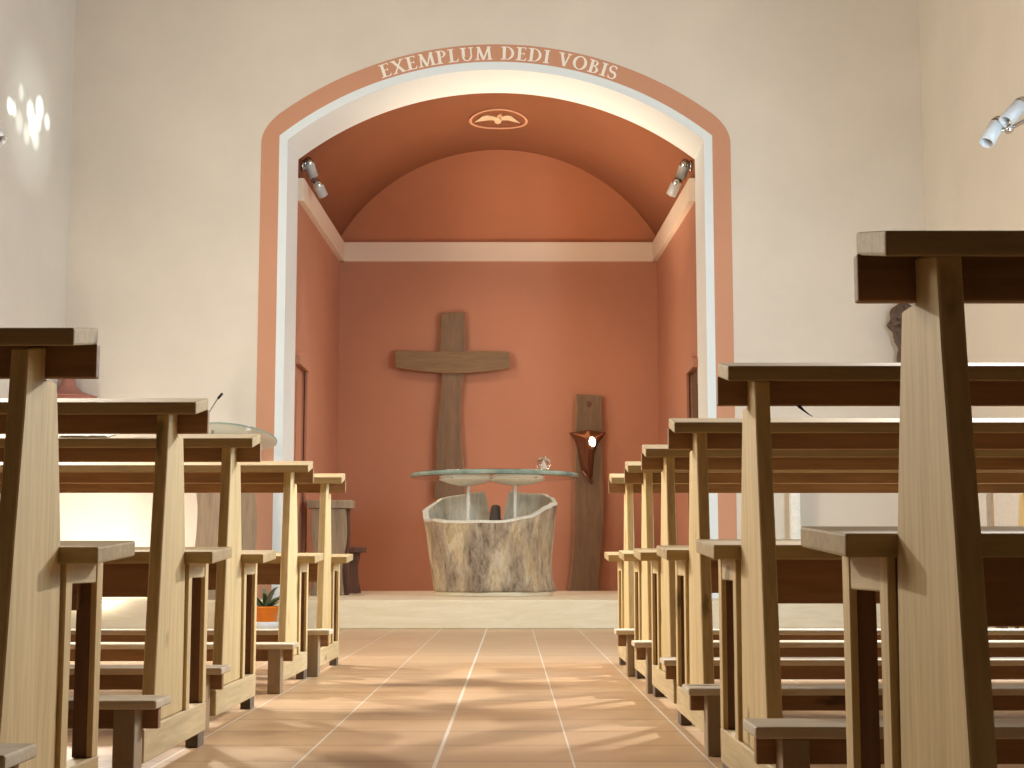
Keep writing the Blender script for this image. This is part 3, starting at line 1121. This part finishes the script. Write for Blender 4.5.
for i in range(18):
    bm.faces.new((vs[i], vs[(i + 1) % 18], vc))
obj('knot', bm, M['trunk_dark'], lmp)

# sanctuary lamp: carved three-cornered funnel
fx_, fz = at(588.6, 431, 14.7)
fl = thing('sanctuary_lamp', (fx_, DB - 0.105, fz), 'carved wooden funnel lamp with a glowing flame on the upright plank', 'lamp')
bm = bmesh.new()
KZ = 0.0097
secs = []
#         z down, left x, right x, depth forward, centre
prof = [(0.0, -0.180, 0.180, 0.17), (-0.022, -0.168, 0.168, 0.17), (-0.07, -0.130, 0.122, 0.165), (-0.13, -0.105, 0.088, 0.155), (-0.20, -0.09, 0.066, 0.14), (-0.28, -0.078, 0.06, 0.115), (-0.36, -0.06, 0.05, 0.085), (-0.42, -0.035, 0.045, 0.06), (-0.46, 0.0, 0.03, 0.035)]
NS = 24
rows = []
for z, xl, xr, dp in prof:
    row = []
    for i in range(NS + 1):
        t = i / NS
        x = xl + (xr - xl) * t
        u = 2 * t - 1
        y = -dp * (1 - abs(u) ** 1.5)
        row.append(bm.verts.new((x, y, z + 0.012 * (1 - abs(u)) * (1 if z > -0.01 else 0))))
    rows.append(row)
for r, q in zip(rows, rows[1:]):
    for i in range(NS):
        f = bm.faces.new((r[i], r[i + 1], q[i + 1], q[i]))
        f.smooth = True
bk = [bm.verts.new((v.co.x, 0.0, v.co.z)) for v in (r[0] for r in rows)]
bm.faces.new(rows[-1][::-1])
bm.faces.new(rows[0])
for r, q in zip(rows, rows[1:]):
    bm.faces.new((r[0], q[0], q[-1], r[-1]))
obj('funnel', bm, M['carved'], fl)
# pale sloping front lip, a triangular facet
bm = bmesh.new()
tri = [(-0.150, -0.012), (0.0, -0.001), (0.150, -0.012), (0.095, -0.05), (0.055, -0.105), (0.035, -0.17), (0.015, -0.105), (-0.03, -0.065), (-0.09, -0.035)]


def fun_y(x, z):
    for (z0, l0, r0, d0), (z1, l1, r1, d1) in zip(prof, prof[1:]):
        if z1 <= z <= z0:
            t = (z - z0) / (z1 - z0)
            l, r, d = l0 + (l1 - l0) * t, r0 + (r1 - r0) * t, d0 + (d1 - d0) * t
            u = 2 * (x - l) / (r - l) - 1
            return -d * (1 - min(1, abs(u)) ** 1.5)
    return 0.0


a = [bm.verts.new((x, fun_y(x, z) - 0.010, z)) for x, z in tri]
c = [bm.verts.new((x, fun_y(x, z) + 0.004, z)) for x, z in tri]
bm.faces.new(a)
for i in range(len(tri)):
    j = (i + 1) % len(tri)
    bm.faces.new((a[i], a[j], c[j], c[i]))
bmesh.ops.triangulate(bm, faces=[f for f in bm.faces if len(f.verts) > 4])
obj('lip', bm, M['carved_light'], fl)
bm = bmesh.new()
lathe(bm, [(0, -0.055), (0.016, -0.045), (0.031, -0.015), (0.033, 0.01), (0.022, 0.035), (0, 0.048)], 18, Matrix.Translation((0.036, fun_y(0.036, -0.10) - 0.022, -0.095)) @ Matrix.Rotation(math.radians(-16), 4, 'Y'))
obj('flame', bm, M['flame'], fl, True)
bm = bmesh.new()
tube(bm, [(-0.06, -0.07, -0.37), (0.0, -0.07, -0.45), (0.035, -0.055, -0.50)], [0.02, 0.017, 0.008], 10)
obj('spike', bm, M['carved'], fl, True)

# ------------------------------------------------------------------ wooden pedestal and stool on the left of the apse
def live_slab(bm, xs0, xs1, z0, z1, y0, y1, amp, seed):
    """upright slab, its two long edges wavy"""
    n = 14
    L, R = [], []
    for i in range(n + 1):
        z = z0 + (z1 - z0) * i / n
        L.append((xs0 + amp * noise.noise(Vector((seed, z * 3.1, 0.3))), z))
        R.append((xs1 + amp * noise.noise(Vector((seed + 9, z * 2.7, 0.9))), z))
    prism(bm, L + R[::-1], 'y', y0, y1, 0.006, 2)


px0, _ = at(330.5, 540, 12.95)
pe = thing('pedestal', (px0, 12.95, ZS), 'grey wooden pedestal with a slab top by the left apse wall', 'pedestal')
bm = bmesh.new()
live_slab(bm, -0.155, 0.13, 0.0, 0.715, -0.13, -0.03, 0.05, 2.0)
obj('front_slab', bm, M['trunk_grey'], pe)
bm = bmesh.new()
live_slab(bm, -0.13, 0.155, 0.0, 0.715, -0.0295, 0.09, 0.03, 6.0)
obj('rear_slab', bm, M['trunk_dark'], pe)
bm = bmesh.new()
prism(bm, [(-0.185, -0.16), (-0.06, -0.175), (0.08, -0.165), (0.195, -0.15), (0.2, 0.0), (0.19, 0.13), (0.02, 0.14), (-0.17, 0.12), (-0.19, -0.02)], 'z', 0.716, 0.785, 0.008, 2)
obj('top_slab', bm, M['trunk_grey'], pe)

sx_, _ = at(353.5, 560, 13.7)
st = thing('stool', (sx_, 13.7, ZS), 'low dark brown wooden stool beside the grey pedestal', 'stool')
bm = bmesh.new()
prism(bm, [(-0.10, -0.14), (0.02, -0.15), (0.105, -0.13), (0.11, 0.02), (0.10, 0.14), (-0.05, 0.15), (-0.10, 0.12)], 'z', 0.355, 0.405, 0.008, 2)
obj('seat', bm, M['trunk_dark'], st)
for y0, y1, sd in ((-0.11, -0.06, 3.0), (0.05, 0.10, 8.0)):
    bm = bmesh.new()
    live_slab(bm, -0.085, 0.06, 0.0, 0.3545, y0, y1, 0.04, sd)
    obj('leg', bm, M['trunk_dark'], st)

# ------------------------------------------------------------------ ambo with glass desk and microphone on the left of the step
lx, _ = at(226.5, 520, 11.5)
am = thing('ambo', (lx, 11.5, ZS), 'ambo of pale trunk slabs under a tilted oval glass desk', 'lectern')
bm = bmesh.new()
live_slab(bm, -0.20, 0.03, 0.0, 1.06, -0.16, -0.06, 0.04, 4.0)
obj('front_slab', bm, M['trunk_grey'], am)
bm = bmesh.new()
live_slab(bm, 0.045, 0.205, 0.0, 1.06, -0.10, 0.08, 0.03, 7.0)
obj('side_slab', bm, M['trunk_grey'], am)
gx, gz = at(234, 436.5, 11.5)
tilt = Matrix.Rotation(math.radians(-19), 4, 'X') @ Matrix.Rotation(math.radians(6), 4, 'Y')
bm = bmesh.new()
mt = Matrix.Translation((gx - lx, 0.0, gz - ZS)) @ tilt @ Matrix.Diagonal((1.0, 0.72, 1.0, 1.0))
lathe(bm, [(0, -0.008), (0.324, -0.008), (0.326, -0.006)], 64, mt, 0)
lathe(bm, [(0.326, -0.006), (0.326, 0.006)], 64, mt, 1)
lathe(bm, [(0.326, 0.006), (0.324, 0.008), (0, 0.008)], 64, mt, 0)
bmesh.ops.remove_doubles(bm, verts=bm.verts, dist=0.0003)
obj('glass_desk', bm, [M['deskglass'], M['rim']], am)
for qx, qy, zb in ((-0.1, -0.1, 1.061), (0.12, 0.0, 1.061)):
    zt = gz - ZS - math.tan(math.radians(19)) * qy - math.tan(math.radians(6)) * (qx - (gx - lx)) - 0.012
    bm = bmesh.new()
    tube(bm, [(qx, qy, zb), (qx, qy, zt)], 0.012, 12)
    obj('desk_pin', bm, M['steel'], am, True)
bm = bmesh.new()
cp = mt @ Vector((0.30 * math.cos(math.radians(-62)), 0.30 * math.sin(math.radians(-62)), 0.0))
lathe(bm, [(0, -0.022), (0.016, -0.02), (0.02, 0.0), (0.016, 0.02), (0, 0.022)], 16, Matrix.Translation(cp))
obj('rim_glint', bm, M['whitepanel'], am, True)  # white part stands in for a glint on the desk edge

q0 = at(203, 427, 11.45)
q1 = at(217.5, 399, 11.45)
q2 = at(222.7, 393, 11.45)
mc = thing('microphone', (q0[0], 11.45, q0[1]), 'thin gooseneck microphone rising from the ambo', 'microphone')
bm = bmesh.new()
tube(bm, [(-0.006, 0, 0.012), (0.0, 0, 0.03), (0.03, 0, 0.09), ((q1[0] - q0[0]), 0, q1[1] - q0[1])], 0.0045, 10)
obj('stalk', bm, M['grey_stalk'], mc, True)
bm = bmesh.new()
d = Vector((q2[0] - q1[0], 0, q2[1] - q1[1]))
lathe(bm, [(0, 0), (0.007, 0.002), (0.010, 0.012), (0.010, d.length - 0.012), (0.007, d.length - 0.002), (0, d.length)], 14, aim((q1[0] - q0[0], 0, q1[1] - q0[1]), d))
obj('capsule', bm, M['black'], mc, True)

# ------------------------------------------------------------------ plant on the floor by the step
vx, _ = at(266, 620, 10.95)
pp = thing('potted_plant', (vx, 10.93, 0), 'spiky green plant in an orange pot on a white saucer', 'plant')
pp.scale = (1.2, 1.2, 0.98)
bm = bmesh.new()
lathe(bm, [(0, 0), (0.06, 0), (0.072, 0.006), (0.100, 0.062), (0.096, 0.066), (0.068, 0.040), (0, 0.038)], 40)
obj('saucer', bm, M['saucer'], pp, True)
bm = bmesh.new()
lathe(bm, [(0, 0.0165), (0.058, 0.0165), (0.062, 0.02), (0.074, 0.135), (0.078, 0.138), (0.078, 0.150), (0.070, 0.150), (0.066, 0.13), (0, 0.13)], 40)
obj('pot', bm, M['pot'], pp, True).location.z = 0.023
bm = bmesh.new()
lathe(bm, [(0.0645, 0.1305), (0.04, 0.139), (0, 0.142)], 24)
obj('soil', bm, M['soil'], pp, True).location.z = 0.023
rng = random.Random(8)
for k in range(17):
    a = k * 2.4 + rng.uniform(-0.3, 0.3)
    ln = rng.uniform(0.19, 0.32)
    up = rng.uniform(0.55, 1.1)
    bm = bmesh.new()
    rows = []
    for i in range(9):
        t = i / 8
        r = 0.012 + ln * t * math.cos(up * (1 - 0.55 * t))
        z = 0.135 + ln * t * math.sin(up) * (1 - 0.35 * t * t)
        w = 0.014 * math.sin(PI * min(1, 0.25 + 0.75 * t)) ** 0.7 + 0.0008
        c0 = Vector((r * math.cos(a), r * math.sin(a), z))
        sd = Vector((-math.sin(a), math.cos(a), 0)) * w
        dn = Vector((0, 0, -0.0035))
        rows.append([bm.verts.new(c0 - sd), bm.verts.new(c0 + dn), bm.verts.new(c0 + sd), bm.verts.new(c0 + dn * 0.2)])
    for r, q in zip(rows, rows[1:]):
        for i in range(4):
            bm.faces.new((r[i], r[(i + 1) % 4], q[(i + 1) % 4], q[i]))
    obj('leaf', bm, M['leaf'] if k % 2 else M['leafpale'], pp, True).location.z = 0.023

# ------------------------------------------------------------------ twin spotlights
def twin_spot(wall, out, heads, label, arm):
    """wall: mounting point; out: arm end; heads: (pivot, direction, length, radius)"""
    w = Vector(wall)
    o = Vector(out)
    t = thing('wall_spotlight', wall, label, 'spotlight', 'white twin spotlights on the walls')
    bm = bmesh.new()
    nrm = Vector((1 if o.x > w.x else -1, 0, 0))
    lathe(bm, [(0, 0), (0.045, 0), (0.05, 0.004), (0.05, 0.018), (0.042, 0.024), (0, 0.024)], 28, aim((0, 0, 0), nrm))
    obj('wall_plate', bm, M['steel'], t, True)
    bm = bmesh.new()
    tube(bm, [nrm * 0.02, (o - w) * 0.55 + Vector((0, 0, 0.015)), o - w], arm, 12)
    obj('arm', bm, M['steel'], t, True)
    bm = bmesh.new()
    pts = [Vector(h[0]) - w for h in heads]
    lathe(bm, [(0, -0.03), (0.02, -0.028), (0.026, -0.015), (0.026, 0.015), (0.02, 0.028), (0, 0.03)], 20, aim(o - w, (0, 1, 0)))
    for p in pts:
        tube(bm, [o - w, p], 0.010, 10)
    obj('knuckle', bm, M['steel'], t, True)
    for p, h in zip(pts, heads):
        d, ln, r = Vector(h[1]), h[2], h[3]
        bm = bmesh.new()
        mt = aim(p, d)
        b0 = -ln * 0.45
        lathe(bm, [(r, b0 + 0.015), (r, b0 + ln), (r * 0.9, b0 + ln), (r * 0.86, b0 + ln - 0.05), (r * 0.5, b0 + ln - 0.09), (0, b0 + ln - 0.095)], 36, mt)
        hd = obj('lamp_head', bm, M['lampwhite'], t, True)
        bm = bmesh.new()
        lathe(bm, [(r * 1.005, b0 + 0.016), (r * 0.99, b0), (r * 0.8, b0 - 0.022), (r * 0.4, b0 - 0.034), (0, b0 - 0.036)], 36, mt)
        for k in range(3):
            lathe(bm, [(r * (0.75 - 0.2 * k), b0 - 0.02 - 0.007 * k), (r * (0.72 - 0.2 * k), b0 - 0.032 - 0.005 * k), (r * (0.66 - 0.2 * k), b0 - 0.022 - 0.006 * k)], 36, mt)
        obj('heat_sink', bm, M['steel'], hd, True)
    return t


def P3(x, y, D):
    q = at(x, y, D)
    return Vector((q[0], D, q[1]))


def head_from(pa, pb, Da, Db):
    """head whose back is at pa and mouth at pb"""
    a, c = P3(pa[0], pa[1], Da), P3(pb[0], pb[1], Db)
    return a, c


spots = []


def head(pa, Da, pb, Db, r):
    a, c = P3(pa[0], pa[1], Da), P3(pb[0], pb[1], Db)
    d = c - a
    ln = d.length
    spots.append((c, d.normalized()))
    return (a + d * 0.45, d, ln, r)


xl = side_x(False, 12.62)
tl_ = twin_spot((xl, 12.56, at(303, 166, 12.56)[1]), P3(314.5, 182, 12.62),
          [head((308.5, 162), 12.56, (313.5, 177), 12.62, 0.042), head((317.5, 184), 12.60, (323.5, 196), 12.66, 0.042)],
          'white twin spotlight on the left apse cornice', 0.009)
tr_ = twin_spot((side_x(True, 12.56), 12.56, at(691, 166, 12.56)[1]), P3(679.5, 179, 12.62),
          [head((684.8, 164), 12.56, (680.8, 178), 12.62, 0.042), head((677, 182), 12.60, (671, 195), 12.66, 0.042)],
          'white twin spotlight on the right apse cornice', 0.009)
tn_ = twin_spot((WR, 8.75, P3(1040, 106, 8.75).z), P3(1009, 129, 8.85),
          [head((1021, 104), 8.85, (1005.5, 122), 8.8, 0.044), head((997.5, 123.5), 8.9, (986.5, 143), 8.85, 0.044)],
          'white twin spotlight on the right nave wall', 0.012)
tw_ = twin_spot((WL, 9.2, 3.20), Vector((WL + 0.17, 9.2, 3.12)),
          [head((-12, 124), 9.2, (1, 141), 9.15, 0.044), head((-30, 106), 9.25, (-19, 126), 9.2, 0.044)],
          'white twin spotlight on the left nave wall, mostly cut by the picture edge', 0.012)

# ------------------------------------------------------------------ statue on the front wall
sx0, sz0 = at(905, 362, DF - 0.1)
stt = thing('statue', (sx0, DF - 0.1, sz0), 'small dark carved wooden robed figure on the front wall', 'statue')
bm = bmesh.new()
NSX, NR = 80, 64
prof = [(0.0, 0.050, 0.045, 0.0), (0.03, 0.050, 0.045, 0.0), (0.12, 0.052, 0.046, 0.0), (0.18, 0.066, 0.052, -0.004), (0.24, 0.085, 0.06, -0.008), (0.29, 0.10, 0.064, -0.008), (0.34, 0.096, 0.062, -0.004), (0.39, 0.088, 0.056, 0.0), (0.43, 0.070, 0.046, 0.0), (0.452, 0.036, 0.034, 0.0), (0.47, 0.027, 0.028, 0.0), (0.49, 0.036, 0.040, 0.0), (0.525, 0.042, 0.047, 0.0), (0.56, 0.037, 0.042, 0.0), (0.582, 0.018, 0.02, 0.0), (0.587, 0.0, 0.0, 0.0)]


def lerp_prof(z):
    for p, q in zip(prof, prof[1:]):
        if p[0] <= z <= q[0]:
            t = (z - p[0]) / (q[0] - p[0])
            return [a + (c - a) * t for a, c in zip(p, q)]
    return prof[-1]


rows = []
for k in range(NSX + 1):
    z = 0.587 * k / NSX
    _, rx, ry, cx = lerp_prof(z)
    row = []
    for i in range(NR):
        a = 2 * PI * i / NR
        fold = 0.0
        if z < 0.43:
            fold = 0.15 * math.sin(7 * a + 9 * z + 3 * math.sin(14 * z)) + 0.12 * math.sin(52 * z + 2 * a) + 0.10 * noise.noise(Vector((math.cos(a) * 3, math.sin(a) * 3, z * 14)))
        if 0.49 < z < 0.56:
            fold = 0.05 * math.sin(9 * a)
            # nose and brow on the side facing the nave
            if abs(((a + PI / 2 + PI) % (2 * PI)) - PI) < 0.25 and 0.505 < z < 0.53:
                fold += 0.22
        row.append(bm.verts.new((cx + rx * (1 + fold) * math.cos(a), ry * (1 + fold) * math.sin(a), z)))
    rows.append(row)
for r, q in zip(rows, rows[1:]):
    for i in range(NR):
        bm.faces.new((r[i], r[(i + 1) % NR], q[(i + 1) % NR], q[i]))
bm.faces.new(rows[0][::-1])
bmesh.ops.remove_doubles(bm, verts=bm.verts, dist=0.0004)
obj('figure', bm, M['statue'], stt, True)
for s in (-1, 1):
    bm = bmesh.new()
    tube(bm, [(s * 0.060, 0, 0.41), (s * 0.080, -0.02, 0.34), (s * 0.070, -0.055, 0.285), (s * 0.035, -0.078, 0.30), (s * 0.006, -0.080, 0.325)], [0.026, 0.028, 0.026, 0.018, 0.011], 14)
    obj('arm', bm, M['statue'], stt, True)
bm = bmesh.new()
prism(bm, [(-0.045, -0.05), (0.045, -0.05), (0.055, 0.0995), (-0.055, 0.0995)], 'z', -0.035, -0.0005, 0.005, 2)
obj('wall_mount', bm, M['statue'], stt)

# rose pot on a console near the left corner of the front wall
rx0, rz0 = at(68, 397, DF - 0.16)
rv = thing('wall_vase', (rx0, DF - 0.16, rz0), 'rose terracotta bell-shaped vase in the left corner of the front wall', 'vase')
bm = bmesh.new()
lathe(bm, [(0, 0), (0.215, 0.0), (0.22, 0.006), (0.17, 0.018), (0.10, 0.042), (0.062, 0.085), (0.05, 0.14), (0.058, 0.19), (0.05, 0.19), (0.042, 0.14), (0, 0.13)], 40, Matrix.Diagonal((1, 0.7, 1, 1)))
obj('bell', bm, M['pink'], rv, True)
bm = bmesh.new()
box(bm, -0.2, 0.2, -0.12, 0.16, -0.03, -0.0005, 0.005)
obj('console', bm, M['pink'], rv)

# ------------------------------------------------------------------ small things
bx, _ = at(800, 412, 3.12)
hk = thing('strap', (bx, 3.058, 0.784), 'short black strap hanging under the second right pew ledge', 'strap')
bm = bmesh.new()
for k in range(1):
    tube(bm, [(-0.016, 0, 0.0005), (-0.012, -0.002, -0.004), (-0.004, -0.002, -0.011), (0.005, -0.002, -0.018), (0.013, -0.002, -0.023)], [0.0035, 0.0034, 0.0022, 0.0014, 0.0008], 8)
obj('cord', bm, M['black'], hk, True)

for i, (px, w, lb) in enumerate(((80, 0.045, 'white folded leaflet lying on the third left pew ledge, the left of two'), (104, 0.03, 'white leaflet on the third left pew ledge, the right of two'))):
    qx, _ = at(px, 433, 4.74)
    tl = math.radians(9.8)
    bm = bmesh.new()
    prism(bm, [(-w, -0.05), (w, -0.055), (w, 0.05), (-w, 0.048)], 'z', 0.0, 0.002)
    prism(bm, [(-w + 0.004, -0.05), (w - 0.006, -0.05), (w - 0.004, 0.046), (-w + 0.002, 0.05)], 'z', 0.0022, 0.0042)
    lf = obj('leaflet', bm, M['paper'])
    lf.location = (qx, 4.79 - 0.07, T - 0.07 * math.tan(tl) + 0.0016)
    lf.rotation_euler = (tl, 0, 0)
    tag(lf, lb, 'leaflet', 'hymn leaflets on the pew ledge')

# cream post on the front wall, right side; low white radiator on the right wall
cx, _ = at(794.5, 520, DF - 0.08)
po = thing('cream_post', (cx, DF - 0.10, ZS), 'slim cream post standing by the front wall behind the right pews', 'post')
bm = bmesh.new()
box(bm, -0.036, 0.036, -0.036, 0.036, 0.02, 0.98, 0.004)
obj('shaft', bm, M['cream'], po)
bm = bmesh.new()
box(bm, -0.09, 0.09, -0.09, 0.09, 0.0, 0.0195, 0.004)
obj('base', bm, M['cream'], po)

ra = thing('radiator', (WR - 0.03, 9.9, 0.14), 'low white panel radiator with a tan pipe on the right wall', 'radiator')
for y0, y1 in ((-0.9, 0.06), (0.22, 1.1)):
    bm = bmesh.new()
    box(bm, -0.09, -0.03, y0, y1, 0.0, 0.86, 0.008)
    for k in range(int((y1 - y0) / 0.08)):
        box(bm, -0.029, -0.015, y0 + 0.03 + k * 0.08, y0 + 0.06 + k * 0.08, 0.05, 0.81, 0.002, 1)
    obj('panel', bm, M['whitepanel'], ra)
bm = bmesh.new()
tube(bm, [(-0.05, 0.14, -0.14), (-0.05, 0.14, 0.80), (0.0, 0.14, 0.80), (0.029, 0.14, 0.80)], 0.03, 14)
obj('pipe', bm, M['tan'], ra, True)
for y in (-0.7, 0.8):
    bm = bmesh.new()
    box(bm, -0.0285, 0.0295, y, y + 0.06, 0.3, 0.5, 0.003, 1)
    obj('bracket', bm, M['whitepanel'], ra)

# ------------------------------------------------------------------ light
def spot(name, p, target, power, col, size=1.2, blend=0.8, rad=0.06):
    l = bpy.data.lights.new(name, 'SPOT')
    l.energy = power
    l.color = col
    l.spot_size = size
    l.spot_blend = blend
    l.shadow_soft_size = rad
    o = bpy.data.objects.new(name, l)
    C.objects.link(o)
    o.location = p
    o.rotation_euler = (Vector(target) - Vector(p)).to_track_quat('-Z', 'Y').to_euler()
    return o


def area(name, p, target, power, col, sx, sy):
    l = bpy.data.lights.new(name, 'AREA')
    l.shape = 'RECTANGLE'
    l.size, l.size_y = sx, sy
    l.energy = power
    l.color = col
    o = bpy.data.objects.new(name, l)
    C.objects.link(o)
    o.location = p
    o.rotation_euler = (Vector(target) - Vector(p)).to_track_quat('-Z', 'Y').to_euler()
    return o


WARM = (1.0, 0.83, 0.62)
NEUT = (1.0, 0.93, 0.84)
COOL = (0.80, 0.91, 1.0)
# apse: twin spotlights, plus added fill lights with no fixture
def glow(name, p, power, col, rad=0.1):
    l = bpy.data.lights.new(name, 'POINT')
    l.energy = power
    l.color = col
    l.shadow_soft_size = rad
    o = bpy.data.objects.new(name, l)
    C.objects.link(o)
    o.location = p
    return o


glow('apse_lamp_and_fill_left', (XC - 0.5, 13.4, 2.3), 9, WARM, 0.25)  # added fill hanging in mid-air, no fixture
glow('apse_lamp_and_fill_right', (XC + 0.6, 13.4, 2.3), 13, WARM, 0.25)  # added fill for the right half, no fixture either
spot('added_vault_fill', (0.25, 13.2, 1.9), (0.3, 13.3, 4.5), 240, WARM, 1.8, 1.0, 0.2)  # unseen upward spot added to brighten the vault
spot('apse_lamp_and_fill_left', spots[0][0] + spots[0][1] * 0.03, (0.1, 15.0, 1.5), 75, WARM, 1.15, 1.0, 0.05)
spot('apse_lamp_and_fill_right', spots[2][0] + spots[2][1] * 0.03, (-0.1, 15.0, 1.5), 90, WARM, 1.15, 1.0, 0.05)
spot('apse_lamp_and_fill_left', spots[1][0] + spots[1][1] * 0.03, (-0.2, 12.9, 0.8), 150, NEUT, 1.5, 1.0)
spot('apse_lamp_and_fill_right', spots[3][0] + spots[3][1] * 0.03, (-0.3, 12.9, 0.8), 150, NEUT, 1.5, 1.0)
# nave twin spotlights
for k in (4, 5):
    spot('lamp_nave_right', spots[k][0] + spots[k][1] * 0.03, (-1.2, 3.5 - 2 * (k - 4), 0.3), 540, (1.0, 0.93, 0.82), 1.5, 0.9, 0.07)
for k in (6, 7):
    spot('lamp_nave_left', spots[k][0] + spots[k][1] * 0.03, (1.0, 3.5 - 2 * (k - 6), 0.3), 540, (1.0, 0.93, 0.82), 1.5, 0.9, 0.07)
# added narrow spots imitate small bright patches on the left nave wall
for px, py, sz, pw in ((7, 106, 0.016, 90), (11, 109, 0.014, 70), (18, 92, 0.016, 26), (28, 112, 0.022, 80), (31, 126, 0.024, 80), (37, 108, 0.022, 120), (36, 122, 0.018, 70), (45, 122, 0.016, 80), (25, 134, 0.020, 30), (17, 122, 0.022, 26), (34, 138, 0.022, 40), (28, 118, 0.13, 12)):
    D = -WL * F * 0.978 / (512 - px)
    q = at(px, py, D)
    spot('added_patch_spot', spots[5][0] + spots[5][1] * 0.03 + Vector((-0.12, 0.1, 0.1)), (WL, D, q[1]), pw * 30, (0.86, 1.0, 0.99), sz * 1.5, 1.0, 0.01)
# floor uplight on the wall behind the left pews
spot('lamp_wall_wash', (-3.0, 11.0, 0.3), (-3.0, 11.8, 0.75), 42, (1.0, 0.92, 0.8), 2.6, 1.0, 0.1)
# side light standing in for unseen nave windows, plus added warm fills
area('daylight_and_fill_right', (WR - 0.05, 7.1, 2.0), (-3, 8.6, 1.7), 290, (0.55, 0.79, 1.0), 1.5, 1.8)
area('daylight_and_fill_left', (WL + 0.05, 7.6, 2.3), (3, 8.6, 1.8), 190, (1.0, 0.9, 0.76), 1.6, 2.0)
area('daylight_and_fill_right', (WR - 0.05, 5.4, 2.6), (-3, 5.2, 1.0), 80, (1.0, 0.9, 0.76), 1.2, 1.4)  # added warm fill for near pews; also draws the aisle shadow stripes
area('daylight_and_fill_left', (WL + 0.05, 5.4, 2.6), (3, 5.2, 1.0), 120, (1.0, 0.9, 0.76), 1.2, 1.4)  # added warm fill that brightens the right pews' aisle faces

w = bpy.data.worlds.new('world')
bpy.context.scene.world = w
w.use_nodes = True
w.node_tree.nodes['Background'].inputs[0].default_value = (0.9, 0.9, 1.0, 1)
w.node_tree.nodes['Background'].inputs[1].default_value = 0.02

vs = bpy.context.scene.view_settings
vs.view_transform = 'Standard'
vs.look = 'None'
vs.gamma = 1.0
vs.use_curve_mapping = False
vs.exposure = 0.14
